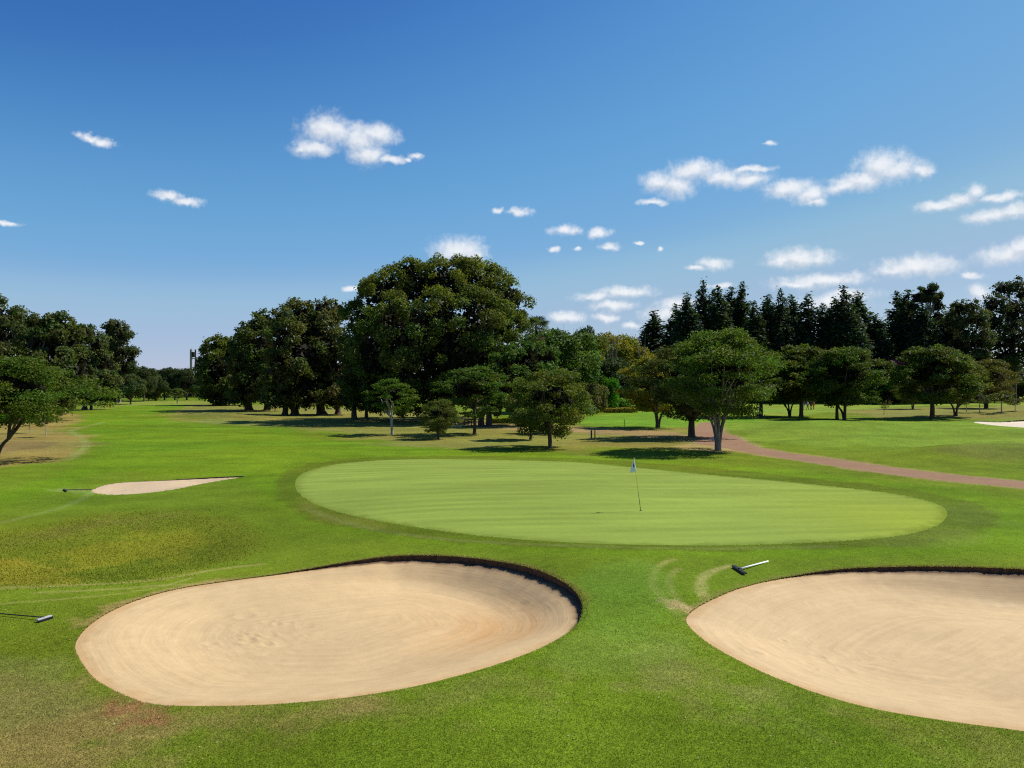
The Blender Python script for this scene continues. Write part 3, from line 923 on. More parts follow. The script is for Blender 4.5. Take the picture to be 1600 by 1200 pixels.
def crown(name, seed, clumps, n, size, rgb, var=0.35, shell=0.22, up=0.15, flat_=1.0, hue=0.25, mat='leaf', tipgold=None, outw=0.8, cores=None, corefill=0.14):
    """clumps: array of (x,y,z,rx,ry,rz); leaves lie on and just inside every clump"""
    rng = np.random.default_rng(seed)
    K = np.array(clumps, float)
    area = (K[:, 3] * K[:, 5] + K[:, 3] * K[:, 4]) ; area = area / area.sum()
    def sample(n):
        k = rng.choice(len(K), n, p=area)
        d = rand_dir(rng, n); d[:, 2] += up; d /= np.linalg.norm(d, axis=1)[:, None]
        rad = 1.0 - np.abs(rng.normal(size=n)) * shell + (rng.random(n) < 0.08) * rng.random(n) * 0.22
        P = K[k, :3] + d * K[k, 3:6] * rad[:, None]
        return k, d, P + rng.normal(size=(n, 3)) * size * 0.5
    if cores is None:
        k, d, P = sample(n)
    else:
        E = np.array(cores, float)
        n0 = int(n * (1 - corefill))
        ks, ds, Ps, tot = [], [], [], 0
        for _ in range(12):
            k, d, P = sample(n0)
            ok = np.ones(len(P), bool)
            for e in E:      # foliage buried deep in the crown is left out: dark filler quads take its place
                q = (((P - e[:3]) / (e[3:6] * 0.97)) ** 2).sum(1)
                ok &= q > 1
            ks.append(k[ok]); ds.append(d[ok]); Ps.append(P[ok]); tot += ok.sum()
            if tot >= n0: break
        k = np.concatenate(ks)[:n0]; d = np.concatenate(ds)[:n0]; P = np.concatenate(Ps)[:n0]
        n = len(P)
    Nn = d * outw + rand_dir(rng, n) * 0.9 + np.array([0, 0, 0.35]); Nn /= np.linalg.norm(Nn, axis=1)[:, None]
    Nn[:, 2] *= flat_; Nn /= np.linalg.norm(Nn, axis=1)[:, None]
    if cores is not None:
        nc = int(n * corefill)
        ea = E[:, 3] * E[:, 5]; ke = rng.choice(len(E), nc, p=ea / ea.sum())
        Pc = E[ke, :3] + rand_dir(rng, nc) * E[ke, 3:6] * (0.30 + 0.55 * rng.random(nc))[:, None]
        V2, Q2 = leaf_quads(rng, Pc, rand_dir(rng, nc), max(size * 2.0, float(np.median(E[:, 3])) * 0.15), 0.9)  # oversized quads added to block sight and light through the crown
    V, Q = leaf_quads(rng, P, Nn, size)
    kc = 1 + var * (rng.random(len(K)) - 0.5) * 1.3
    kh = 1 + hue * (rng.random(len(K)) - 0.5) * 1.6
    lc = kc[k] * (1 + var * (rng.random(n) - 0.5) * 1.4)
    col = np.array(rgb)[None, :] * lc[:, None]
    col[:, 0] *= kh[k] * (1 + 0.3 * (rng.random(n) - 0.5))
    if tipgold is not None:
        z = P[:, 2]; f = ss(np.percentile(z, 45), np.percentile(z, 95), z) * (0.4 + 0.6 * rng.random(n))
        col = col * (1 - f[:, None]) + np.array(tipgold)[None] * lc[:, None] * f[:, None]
    col = np.repeat(np.clip(col, 0, 1), 4, 0)
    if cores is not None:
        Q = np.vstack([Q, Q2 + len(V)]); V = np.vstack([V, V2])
        col = np.vstack([col, np.tile(np.array([0.022, 0.020, 0.012]), (len(V2), 1))])  # filler quads coloured near black, painting in the crown's inner shade
    return mesh_np(name, V, Q, M[mat], col)

def ell_clumps(rng, c, R, m, rel=0.3, lo=-0.35, inner=4, flatz=0.8, f0=0.62, f1=0.25):
    out = []
    R = np.array(R, float); c = np.array(c, float)
    i = 0
    while i < m:
        d = rand_dir(rng, 1)[0]
        if d[2] < lo: continue
        f = f0 + f1 * rng.random()
        s = rel * (0.55 + 0.9 * rng.random())
        out.append((*(c + R * d * f), R[0] * s, R[1] * s, (R[2] * 0.5 + R[0] * 0.5) * s * flatz)); i += 1
    return out

def bez(a, b, c, n=6):
    a, b, c = Vector(a), Vector(b), Vector(c)
    return [(a * (1 - t) ** 2 + b * 2 * t * (1 - t) + c * t * t) for t in [i / n for i in range(n + 1)]]

def trunk_mesh(name, rng, H, r, clumps, limbs=8, mat='bark', fork=0.3, stems=1, lean=(0, 0), spread=0.3):
    mb = MB()
    K = [k for k in clumps if k[2] > H * 0.25] or list(clumps)
    order = rng.permutation(len(K))
    zc = H * 0.8
    for s in range(stems):
        ang = 2 * math.pi * (s + rng.random() * 0.5) / max(stems, 1)
        rs = r if stems == 1 else r / math.sqrt(stems) * 1.15
        off = 0 if stems == 1 else r * 0.50
        base = Vector((math.cos(ang) * off, math.sin(ang) * off, -0.15))
        fk = Vector((base.x + lean[0] * fork + (0 if stems == 1 else math.cos(ang) * spread * fork * H),
                     base.y + lean[1] * fork + (0 if stems == 1 else math.sin(ang) * spread * fork * H), fork * H * (1 + 0.15 * rng.normal())))
        mid = (base + fk) / 2 + Vector((rng.normal() * r * 0.4, rng.normal() * r * 0.4, 0))
        if stems > 1:      # stems rise together from one stool, then part
            mid = Vector((base.x * 0.9, base.y * 0.9, fk.z * 0.62))
        path = bez(base, mid, fk, 5)
        rad = [rs * (1.35 if i == 0 else 1.0 - 0.28 * i / 5) for i in range(6)]
        mb.tube(path, rad, 8, False)
        nl = max(2, limbs // stems)
        for j in range(nl):
            k = K[order[(s * nl + j) % len(K)]]
            if stems > 1:
                # take the clump lying on this stem's side
                best = min(range(len(K)), key=lambda q: (math.atan2(K[q][1], K[q][0]) - ang + math.pi) % (2 * math.pi) - math.pi if False else abs(((math.atan2(K[q][1], K[q][0]) - ang + math.pi) % (2 * math.pi)) - math.pi) + rng.random() * 1.2)
                k = K[best]
            tip = Vector(k[:3])
            m_ = fk.lerp(tip, 0.45) + Vector((rng.normal() * 0.05 * H, rng.normal() * 0.05 * H, 0.03 * H - 0.10 * (tip - fk).xy.length * 0.3))
            rr = rs * 0.72 * (0.45 + 0.5 * rng.random())
            pth = bez(fk - Vector((0, 0, rs * 0.4)), m_, tip, 7)
            mb.tube(pth, [rr * (1 - 0.88 * i / 7) + 0.008 for i in range(8)], 6, False)
            # a twiggy side branch
            a_ = pth[3 + int(rng.random() * 2)]
            e = a_ + Vector((rng.uniform(-1, 1) * 0.08 * H, rng.uniform(-1, 1) * 0.08 * H, rng.random() * 0.07 * H))
            mb.tube(bez(a_, a_.lerp(e, 0.5) + Vector((0, 0, 0.02 * H)), e, 4), [rr * 0.4 * (1 - 0.85 * i / 4) + 0.006 for i in range(5)], 5, False)
    return mb.mesh(name, M[mat], True)

class Proto:
    def __init__(self, trunk, cr):
        self.trunk = trunk; self.crown = cr
        co = np.empty(len(cr.vertices) * 3, np.float32); cr.vertices.foreach_get('co', co); co = co.reshape(-1, 3)
        self.W = np.percentile(co[:, 0], 98.5) - np.percentile(co[:, 0], 1.5)
        self.cx = 0.0
        self.H = np.percentile(co[:, 2], 99.7)

GR_MID = (0.062, 0.088, 0.013)
GR_DARK = (0.038, 0.056, 0.012)
GR_BRIGHT = (0.070, 0.135, 0.018)

def proto_round(seed, H, W, bot, n, size, rgb, m=26, rel=0.3, stems=1, r=0.16, mat='bark', limbs=9, fork=0.26, layers=False, corefill=0.05, **kw):
    rng = np.random.default_rng(seed)
    cz = (H + bot) / 2
    R = (W / 2, W / 2, (H - bot) / 2)
    cl = ell_clumps(rng, (0, 0, cz), R, m, rel, lo=-0.75)
    if layers:
        cl = [(c[0], c[1], c[2], c[3] * 1.15 * k_, c[4] * 1.15 * k_, c[5] * 0.50 * k_) for c, k_ in zip(cl, rng.uniform(0.55, 1.25, len(cl)))]
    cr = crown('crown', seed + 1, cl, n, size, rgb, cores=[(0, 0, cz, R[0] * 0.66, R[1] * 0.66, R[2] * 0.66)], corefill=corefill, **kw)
    tr = trunk_mesh('trunk', rng, H, r, cl, limbs, mat, fork, stems)
    return Proto(tr, cr)

PR = {}
PR['bush_a'] = proto_round(18, 2.2, 3.4, -0.1, 3200, 0.18, GR_MID, m=16, rel=0.36, r=0.05, fork=0.1, limbs=6)
PR['big_a'] = proto_round(16, 15, 16, 2.0, 15000, 0.50, (0.045, 0.066, 0.016), m=46, rel=0.24, r=0.5, fork=0.2, limbs=12)
PR['big_b'] = proto_round(17, 14, 14, 1.2, 14000, 0.45, (0.052, 0.070, 0.018), m=40, rel=0.26, r=0.45, fork=0.2, limbs=12)
PR['bush_b'] = proto_round(19, 4.0, 5.0, -0.2, 4500, 0.26, GR_MID, m=20, rel=0.34, r=0.08, fork=0.1, limbs=6)
PR['sapling'] = proto_round(20, 3.2, 2.0, 1.2, 1300, 0.11, GR_MID, m=9, rel=0.38, r=0.045, mat='pale_bark', limbs=5, fork=0.5)

def proto_dome(seed, H, W, bot, n, size, rgb, m=100, stems=1, r=0.16, mat='bark', limbs=10, fork=0.26, open_=0.0, waist=0.45, spread=0.2, **kw):
    rng = np.random.default_rng(seed)
    cl = []
    hh = H - bot
    i = 0
    lump = rng.random((8, 3))
    while len(cl) < m:
        f = rng.random() ** 0.8
        if f > waist: pr = max(0, 1 - ((f - waist) / (1.02 - waist)) ** 2) ** 0.62
        else: pr = 0.36 + 0.64 * math.sin(f / waist * math.pi / 2)
        a = rng.random() * 6.283
        pr *= 1 + 0.13 * math.sin(a * 2 + lump[0, 0] * 6) + 0.10 * math.sin(a * 3 + f * 7 + lump[1, 1] * 6)
        q = pr * (0.30 + 0.70 * math.sqrt(rng.random())) * W / 2 * 0.92
        s = W * rng.uniform(0.035, 0.100) * (1.15 - 0.35 * q / (W / 2))
        zz = bot + f * hh * 0.95 + rng.normal() * 0.02 * hh
        if f < 0.15 and rng.random() < 0.35: zz -= rng.random() * 0.10 * hh
        cl.append((math.cos(a) * q, math.sin(a) * q, zz, s * 1.25, s * 1.25, s * 0.62))
    cores = [(0, 0, bot + hh * 0.52, W * 0.27, W * 0.27, hh * 0.27)]
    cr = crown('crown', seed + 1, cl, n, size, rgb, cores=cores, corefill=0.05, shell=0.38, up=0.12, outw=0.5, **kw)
    tr = trunk_mesh('trunk', rng, H, r, [c for c in cl if c[2] > H * 0.35], limbs, mat, fork, stems, spread=spread)
    return Proto(tr, cr)

def proto_conifer(seed, H, W, n, size, double=False):
    rng = np.random.default_rng(seed)
    cl = []; cores = []
    tops = [(0, 0, H, 1.0)] + ([(W * 0.24, 0.3, H * 0.90, 0.8)] if double else [])
    for (tx, ty, th, k) in tops:
        nz = 17
        for i in range(nz):
            f = i / (nz - 1)
            z = th * (0.04 + 0.90 * f)
            prof = (1 - f) ** 0.52 * (0.74 + 0.26 * min(1, f * 4)) * 1.08
            prof = min(prof, 0.98)
            rr = W / 2 * k * max(prof, 0.07)
            mm = max(3, int(7 * prof + 2))
            for j in range(mm):
                a = rng.random() * 6.283
                s_ = max(rr * 0.42, 0.24) * (0.8 + 0.4 * rng.random())
                q = max(rr - s_ * (0.7 + 0.6 * rng.random()), 0)
                cl.append((tx + math.cos(a) * q, ty + math.sin(a) * q, z + rng.normal() * 0.3, s_, s_, th * 0.062 * (0.7 + 0.9 * rng.random())))
            if i % 2 == 0 and f < 0.9:
                cores.append((tx, ty, z, rr * 0.62, rr * 0.62, th * 0.07))
        cl.append((tx, ty, th * 0.965, 0.22, 0.22, th * 0.04))
    cr = crown('crown', seed + 1, cl, n, size, (0.027, 0.046, 0.021), var=0.5, shell=0.18, up=0.4, hue=0.15, cores=cores, corefill=0.08)
    mb = MB(); mb.tube([(0, 0, -0.2), (0, 0, H * 0.5), (0, 0, H * 0.95)], [W * 0.055, W * 0.035, 0.03], 7)
    return Proto(mb.mesh('trunk', M['bark'], True), cr)
PR['lawn_a'] = proto_dome(11, 6.2, 7.0, 1.1, 24000, 0.135, (0.088, 0.106, 0.016), m=120, stems=2, r=0.17, fork=0.22)
PR['lawn_b'] = proto_dome(12, 7.0, 7.0, 1.8, 22000, 0.165, (0.072, 0.098, 0.013), m=110, stems=3, r=0.16, fork=0.24)
PR['lawn_c'] = proto_dome(13, 7.0, 6.2, 1.8, 22000, 0.165, (0.068, 0.090, 0.012), m=110, r=0.17, fork=0.24)
PR['feather_a'] = proto_dome(14, 6.0, 4.0, 2.2, 9000, 0.13, (0.072, 0.120, 0.012), m=60, stems=2, r=0.10, mat='pale_bark', fork=0.42, spread=0.06, waist=0.5)
PR['feather_b'] = proto_dome(15, 6.5, 5.0, 2.1, 10000, 0.15, (0.058, 0.095, 0.013), m=70, r=0.11, fork=0.34, waist=0.5)
PR['con_a'] = proto_conifer(31, 22, 6.5, 17000, 0.38)
PR['con_b'] = proto_conifer(32, 22, 7.5, 19000, 0.38, True)
PR['con_c'] = proto_conifer(33, 22, 5.2, 14000, 0.38)

def depth_at(px, py):
    x, y = at(px, py)
    return float(x), float(y)

def place(proto, name, label, px, base, width, top, rot=None, color=(1, 1, 1), cat='tree', group=None, cpx=None, lean=None):
    p = PR[proto] if isinstance(proto, str) else proto
    x, y = depth_at(px, base)
    z = float(hgt(x, y))
    Ht = (CZ + (600 - top) / F * y) - z
    Wt = width / F * y
    sx = Wt / p.W; sz = Ht / p.H
    if rot is None:
        rot = float(RNG.random() * 6.28)
    o = thing(name, label, cat, (x, y, z - 0.03), rot, (sx, sx, sz), group)
    t = link('trunk', p.trunk, o)
    c = link('crown', p.crown, o)
    c.color = (*color, 1)
    if cpx is not None:
        dx = (cpx - px) / F * y / sx
        c.location = (dx * math.cos(-rot), dx * math.sin(-rot), 0)
    return o

# ---------------------------------------------------------- trees modelled one by one from blobs seen in the photo
def blob_tree(name, label, seed, px, base, blobs, n, size, rgb, trunks, m_per=24, rel=0.22, mat='bark', group=None, cat='tree', tipgold=None, var=0.35, limbs=10, depth=None, fork=None, **kw):
    """blobs: (photo x, photo y, radius px, depth offset in m); trunks: list of (photo x, radius m)"""
    rng = np.random.default_rng(seed)
    x0, y0 = depth_at(px, base)
    z0 = float(hgt(x0, y0))
    cl = []; cores = []
    for (bx, by, br, dz) in blobs:
        Y = y0 + dz
        X = (bx - 800) / F * Y - x0; Z = CZ + (600 - by) / F * Y - z0; R = br * 1.05 / F * Y
        cl += ell_clumps(rng, (X, dz, Z), (R * 1.02, R * 1.05, R * 0.98), m_per, rel, lo=-0.9, f0=0.66, f1=0.30)
        cores.append((X, dz, Z, R * 0.74, R * 0.78, R * 0.74))
    cr = crown('crown', seed + 1, cl, n, size, rgb, cores=cores, var=var, tipgold=tipgold, **kw)
    o = thing(name, label, cat, (x0, y0, z0 - 0.03), 0, (1, 1, 1), group)
    zs = [c[2] for c in cl]
    H = max(zs)
    for (tx, tr) in trunks:
        X = (tx - px) / F * y0
        near = sorted(cl, key=lambda c: abs(c[0] - X))[:max(8, len(cl) // 2)]
        near = [(c[0] - X, c[1], c[2], c[3], c[4], c[5]) for c in near]
        tm = trunk_mesh('trunk', rng, H, tr, near, limbs, mat, fork if fork else 0.18, 1)
        link('trunk', tm, o, (X, 0, 0))
    link('crown', cr, o)
    return o

# the giant
blob_tree('giant_tree', 'huge spreading dark green tree standing tallest at the centre', 101, 703, 657, [
 (600,470,45,0),(650,455,48,2),(700,447,45,0),(750,452,44,2),(790,470,42,0),(798,500,25,-1),(620,448,36,2),(675,440,40,2),(722,440,42,2),(768,455,38,2),(570,505,42,0),(620,505,48,-6),(680,500,55,-8),(740,505,55,-8),(785,520,40,-4),
 (552,545,26,0),(590,550,48,-6),(650,555,58,-9),(715,555,58,-9),(770,560,45,-6),(560,590,30,-2),(600,600,42,-4),(650,605,45,-6),(700,600,45,-6),(760,600,40,-4),
 (620,560,70,6),(700,560,75,6),(760,560,55,6),(610,620,24,-5),(668,622,26,-3),(735,616,26,-6),(590,628,20,-4),(640,634,20,-4),(560,618,24,2),(640,425,22,2),(720,425,24,4),(580,450,20,4)],
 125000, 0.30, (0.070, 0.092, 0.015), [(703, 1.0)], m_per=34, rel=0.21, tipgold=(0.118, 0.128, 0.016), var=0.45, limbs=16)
# dark row to its left
ROWG = 'dark trees in the row left of the giant tree'
blob_tree('row_tree', 'leftmost rounded tree of the dark row, beside the far fairway', 103, 340, 633,
 [(340,545,22,0),(362,552,28,2),(328,567,19,0),(350,580,34,-3),(330,618,16,-3),(350,616,18,-4),(372,618,14,-2),(322,592,16,0),(332,608,20,-3),(360,606,28,-3),(375,575,25,3)],
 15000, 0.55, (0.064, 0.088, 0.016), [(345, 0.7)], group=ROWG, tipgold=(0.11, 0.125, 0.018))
blob_tree('row_tree', 'second tree of the dark row with a short thick trunk at the fairway edge', 105, 389, 641,
 [(398,515,24,0),(415,505,22,3),(385,535,24,0),(410,545,34,-3),(385,570,28,-2),(400,600,34,-4),(410,618,20,-5),(432,622,16,-3),(376,620,16,-3),(380,612,22,-2),(425,600,26,0),(430,560,30,3)],
 16000, 0.46, (0.060, 0.080, 0.016), [(389, 0.75), (417, 0.6)], group=ROWG)
blob_tree('row_tree', 'third tree of the dark row with brownish top and leaning trunk', 107, 461, 648,
 [(445,500,24,0),(470,495,26,2),(450,530,36,-3),(475,560,38,-4),(445,575,34,-3),(465,605,34,-4),(480,622,20,-4),(445,622,18,-4),(440,612,26,0),(490,520,28,2)],
 17000, 0.42, (0.078, 0.084, 0.022), [(461, 0.7), (445, 0.5)], group=ROWG)
blob_tree('row_tree', 'fourth tree of the dark row, its grey brown crown touching the giant', 109, 505, 647,
 [(505,490,26,0),(525,488,22,3),(500,520,34,-2),(525,545,34,-3),(505,575,34,-3),(525,605,30,-3),(515,622,20,-4),(540,624,18,-3),(500,612,28,-3),(545,580,26,0),(485,545,26,2)],
 17000, 0.42, (0.078, 0.082, 0.026), [(503, 0.8), (528, 0.5)], group=ROWG)
blob_tree('row_tree', 'lower dark tree hanging near the ground at the giant tree left flank', 111, 555, 655,
 [(560,600,28,0),(575,620,26,0),(550,625,20,0),(590,600,26,3),(565,575,26,4)], 7000, 0.34, (0.032, 0.044, 0.014), [(554, 0.45), (573, 0.3)], group=ROWG)
blob_tree('twin_trunk_tree', 'green tree with two dark trunks right of the giant tree', 113, 758, 666,
 [(790,580,34,0),(820,560,34,3),(760,600,30,0),(800,610,34,-1),(840,590,32,3),(830,620,26,0),(775,625,24,0),(745,620,20,0),(850,560,24,5)],
 15000, 0.30, (0.058, 0.100, 0.016), [(753, 0.42), (764, 0.42)])

# left forest
LG = 'tall trees of the dense wood on the left'
blob_tree('forest_tree', 'tallest broad tree of the left wood, cut by the picture edge', 121, 10, 652,
 [(5,495,28,0),(-30,500,40,0),(30,510,32,2),(0,540,45,-3),(50,545,36,0),(20,580,40,-4),(-40,560,50,0),(60,590,34,-3),(-30,610,40,0),(20,615,30,-2)],
 17000, 0.44, (0.062, 0.080, 0.022), [(10, 0.6)], group=LG)
blob_tree('forest_tree', 'layered dark tree in the left wood with a thick trunk on dry grass', 123, 43, 660,
 [(75,520,28,6),(95,515,26,6),(60,545,30,4),(100,545,34,5),(80,580,38,2),(115,575,32,4),(60,610,26,0),(95,615,26,2),(130,600,24,6)],
 15000, 0.42, (0.066, 0.084, 0.022), [(43, 0.6)], group=LG)
blob_tree('forest_tree', 'sloping crowned tree at the right end of the left wood', 125, 130, 640,
 [(115,520,18,3),(135,525,20,0),(150,545,22,0),(125,550,28,0),(160,570,22,0),(140,590,28,-2),(165,600,22,-2),(115,590,26,0),(175,615,16,0)],
 12000, 0.46, (0.066, 0.084, 0.024), [(132, 0.5)], group=LG)
blob_tree('gum_tree', 'tall open crowned gum tree rising above the left wood', 127, 186, 630,
 [(183,512,12,0),(172,517,12,0),(192,525,15,0),(178,535,17,0),(203,548,10,0),(190,552,18,0),(178,560,16,0),(205,562,9,0),(195,575,15,0),(182,590,18,0)],
 8000, 0.50, (0.056, 0.068, 0.022), [(186, 0.5)], m_per=7, rel=0.42, mat='grey_bark')
blob_tree('small_tree', 'small grey green tree with a dark trunk at the left edge of the fairway', 129, 142, 640,
 [(140,603,16,0),(120,608,14,0),(160,606,14,0),(130,618,14,0),(155,618,16,0),(172,614,12,0),(108,617,9,0)], 6500, 0.30, (0.062, 0.080, 0.034), [(142, 0.30)], m_per=7)

# right hand big trees
blob_tree('umbrella_pine', 'flat topped pine with sky holes above the right conifers', 131, 1446, 629,
 [(1447,458,14,0),(1433,464,10,0),(1460,464,10,0),(1447,468,10,0),(1425,478,8,0),(1466,478,8,0)], 5000, 0.42, (0.060, 0.072, 0.026), [(1447, 0.45)], m_per=6, rel=0.34, mat='grey_bark', fork=0.7)
blob_tree('broadleaf_tree', 'huge dark broadleaf tree at the right edge, topmost on the skyline', 133, 1585, 629,
 [(1585,448,16,4),(1565,452,12,4),(1600,460,20,4),(1550,475,18,0),(1580,485,26,0),(1610,500,30,0),(1550,505,24,0),(1580,525,28,-4),(1545,535,22,0),(1610,545,30,-2),(1570,560,26,0)],
 17000, 0.52, (0.040, 0.056, 0.020), [(1585, 0.7)])
blob_tree('broadleaf_tree', 'dark broadleaf tree with yellowish top between the conifers and the right edge', 135, 1520, 630,
 [(1515,480,14,0),(1500,480,12,0),(1525,498,20,0),(1500,505,20,0),(1530,530,22,0),(1505,540,24,0),(1525,565,24,0)],
 9000, 0.48, (0.046, 0.060, 0.022), [(1520, 0.5)], tipgold=(0.07,0.08,0.025))

# vase shaped tree by the path and the brown-tinged one behind
def vase(seed, H, W, n, size, rgb, mat, stems, bot, r):
    rng = np.random.default_rng(seed)
    cl = []
    for i in range(64):
        a = rng.random() * 6.283; q = math.sqrt(rng.random()) * W / 2 * 0.82
        f = q / (W / 2)
        zt = H - (H - bot) * 0.42 * f ** 2
        z = zt - (H - bot) * (0.06 + 0.66 * rng.random() * (1 - 0.15 * f))
        s = W * 0.085 * (0.8 + 0.6 * rng.random())
        cl.append((math.cos(a) * q, math.sin(a) * q, z, s * 1.3, s * 1.3, s * 0.62))
    for i in range(10):
        a = rng.random() * 6.283
        cl.append((math.cos(a) * W * 0.40, math.sin(a) * W * 0.40, bot + 0.4 + 0.8 * rng.random(), W * 0.08, W * 0.08, W * 0.05))
    cr = crown('crown', seed + 1, cl, n, size, rgb, var=0.4, shell=0.35, up=0.1, cores=[(0, 0, (H + bot) / 2 + 0.5, W * 0.26, W * 0.26, (H - bot) * 0.22)], corefill=0.03)
    tr = trunk_mesh('trunk', rng, H, r, [c for c in cl if c[2] > H * 0.4], 18, mat, 0.36 if stems > 1 else 0.28, stems, spread=0.20)
    return Proto(tr, cr)
PR['vase'] = proto_dome(41, 9.0, 8.3, 2.8, 32000, 0.145, (0.070, 0.104, 0.013), m=210, stems=6, r=0.20, mat='grey_bark', limbs=30, fork=0.34, spread=0.17, waist=0.42)
PR['umbrella'] = proto_dome(43, 9.5, 8.5, 1.9, 30000, 0.165, (0.050, 0.066, 0.012), m=150, r=0.26, limbs=14, fork=0.20, waist=0.5)
place('vase', 'path_tree', 'vase shaped tree of many pale stems beside the brick red path', 1122, 704, 164, 516, rot=0.4, cpx=1128)
place('umbrella', 'umbrella_tree', 'dark umbrella tree with a forked trunk left of the many stemmed tree', 1081, 683, 150, 535, rot=1.2, cpx=1090)
place('lawn_b', 'russet_tree', 'russet brown leaved tree between the garden and the umbrella tree', 1028, 668, 104, 556, color=(2.5, 1.65, 1.2), rot=2.2)
place('lawn_a', 'lawn_tree', 'round olive green tree with a forked dark trunk behind the green', 860, 700, 138, 577, rot=0.6)
place('lawn_c', 'lawn_tree', 'slim tree with a white lower trunk left behind the forked olive tree', 829, 687, 66, 600, rot=0.3, color=(1.2, 1.1, 1))
PRw = PR['lawn_c']
place('feather_a', 'lawn_tree', 'small bright topped tree with pale twin stems before the giant tree', 613, 679, 64, 592, rot=1.0)
place('lawn_a', 'low_tree', 'low dark bushy tree with a short stem before the giant tree', 685, 686, 64, 624, rot=1.0, color=(0.9, 0.9, 1))
place('feather_b', 'lawn_tree', 'thin straight tree with a bright green top beside the wooden bench', 741, 679, 92, 573, rot=2.0)
place('feather_b', 'lawn_tree', 'small tree with white trunk right behind the forked olive tree', 876, 677, 60, 605, rot=4.0, color=(1.1, 0.9, 1))
RG = 'lawn trees on the right'
place('lawn_c', 'lawn_tree', 'tree with a dark bin at its foot right of the path tree', 1188, 652, 100, 550, rot=0.7, group=RG)
place('lawn_b', 'lawn_tree', 'tree on several thin pale stems left of the walking people', 1234, 651, 76, 556, rot=0.9, group=RG)
place('lawn_c', 'lawn_tree', 'tall single trunk tree just left of the walking people', 1252, 651, 92, 540, rot=2.9, group=RG)
place('lawn_b', 'lawn_tree', 'broad dark tree with three trunks right of the walking people', 1320, 656, 108, 543, rot=0.2, group=RG, color=(0.8, 0.85, 0.9))
place('lawn_c', 'lawn_tree', 'dark tree whose thin trunk stands first right of the people', 1308, 655, 76, 560, rot=3.2, group=RG, color=(0.8, 0.9, 0.9))
place('lawn_c', 'lawn_tree', 'rounded dark tree with a curved side branch beside the leafless sapling', 1456, 654, 104, 541, rot=1.9, group=RG, color=(0.85, 0.9, 0.9))
place('lawn_b', 'lawn_tree', 'light speckled tree with a stout trunk right of the rounded dark tree', 1493, 650, 84, 556, rot=4.4, group=RG, color=(1.3, 1.05, 1.2))
place('lawn_a', 'lawn_tree', 'brownish feathery tree left of the far pale bunker', 1541, 638, 84, 562, rot=1.1, group=RG, color=(1.0, 0.75, 0.9))
place('lawn_a', 'lawn_tree', 'thin trunked low tree behind the leafless sapling', 1426, 639, 48, 588, rot=2.1, group=RG)
for i, (px, b, w, t, lb) in enumerate([(1510, 644, 22, 618, 'young yellowish tree nearest the stout speckled trunk'), (1531, 644, 30, 612, 'young dark tree with twin stems below the brownish tree'),
        (1565, 644, 34, 610, 'young dark tree with a yellow tinged top left of the last sapling'), (1586, 642, 24, 622, 'reddish small sapling near the right picture edge')]):
    place('sapling', 'young_tree', lb, px, b, w, t, rot=i * 1.3, color=[(1.8, 1.4, 1), (0.8, 0.8, 0.9), (1.2, 1.0, 0.9), (1.3, 0.8, 1.0)][i], group='young trees above the far bunker')
for i, (px, b, w, t, lb) in enumerate([(72, 683, 28, 645, 'staked sapling with a white stem nearest the fairway on dry grass'), (46, 677, 24, 640, 'white stemmed sapling between the thick trunk and the staked one'),
        (94, 656, 20, 628, 'farthest white stemmed sapling on the dry grass')]):
    place('sapling', 'young_tree', lb, px, b, w, t, rot=i * 2.3, color=(1.2, 1.2, 1), group='pale stemmed saplings on the left')
# acacia at left edge
PR['acacia'] = proto_dome(51, 7.5, 9.0, 2.8, 34000, 0.125, (0.070, 0.108, 0.012), m=150, stems=2, r=0.14, fork=0.25, waist=0.4, spread=0.3)
place('acacia', 'acacia_tree', 'bright green feathery acacia leaning in at the left picture edge', -8, 722, 235, 556, rot=2.6, cpx=-8)
place('lawn_a', 'lawn_tree', 'low green spreading tree behind the left acacia', 75, 652, 80, 598, rot=0.9, color=(0.9, 1.2, 0.9))

# conifers
CG = 'row of tall dark conifers on the right skyline'
con = [(1021,491,40,'a','leftmost lone rounded conifer of the skyline row'),(1055,482,34,'c','narrow conifer second from the left in the row'),
 (1074,465,36,'a','conifer with a sharp tip left of the tallest group'),(1099,449,44,'b','broad tall conifer at the left of the tallest group'),
 (1122,455,34,'c','slim pointed conifer between the two tallest'),(1143,456,36,'a','round headed conifer behind the path tree'),
 (1160,449,32,'c','sharpest and slimmest conifer of the tallest group'),(1179,478,30,'c','low conifer in the dip right of the sharpest one'),
 (1200,467,38,'a','conifer first right of the dip'),(1219,462,38,'b','round topped conifer in the middle right group'),
 (1236,468,34,'a','conifer just left of the last of the middle group'),(1263,469,48,'b','thick conifer before the first sky gap'),
 (1318,457,52,'b','broad conifer right of the first sky gap'),(1341,463,44,'a','stepped conifer behind the three trunk tree'),
 (1367,498,40,'a','short conifer left of the pink blossom'),(1401,463,34,'c','pointed conifer right of the pink blossom'),
 (1419,460,40,'a','conifer under the left side of the flat topped pine'),(1440,480,40,'a','conifer in front of the flat topped pine'),
 (1465,476,44,'b','full conifer right of the flat topped pine'),(1488,484,40,'a','last conifer of the row before the broadleaf trees')]
for i, (px, top, w, k, lb) in enumerate(con):
    place('con_' + k, 'conifer', lb, px, 627 + (i * 7 % 5) * 0.6, w * 1.7, top, rot=i * 1.7, group=CG, color=[(1, 1, 1), (1.15, 1.1, 1), (0.9, 0.95, 1.05)][i % 3])

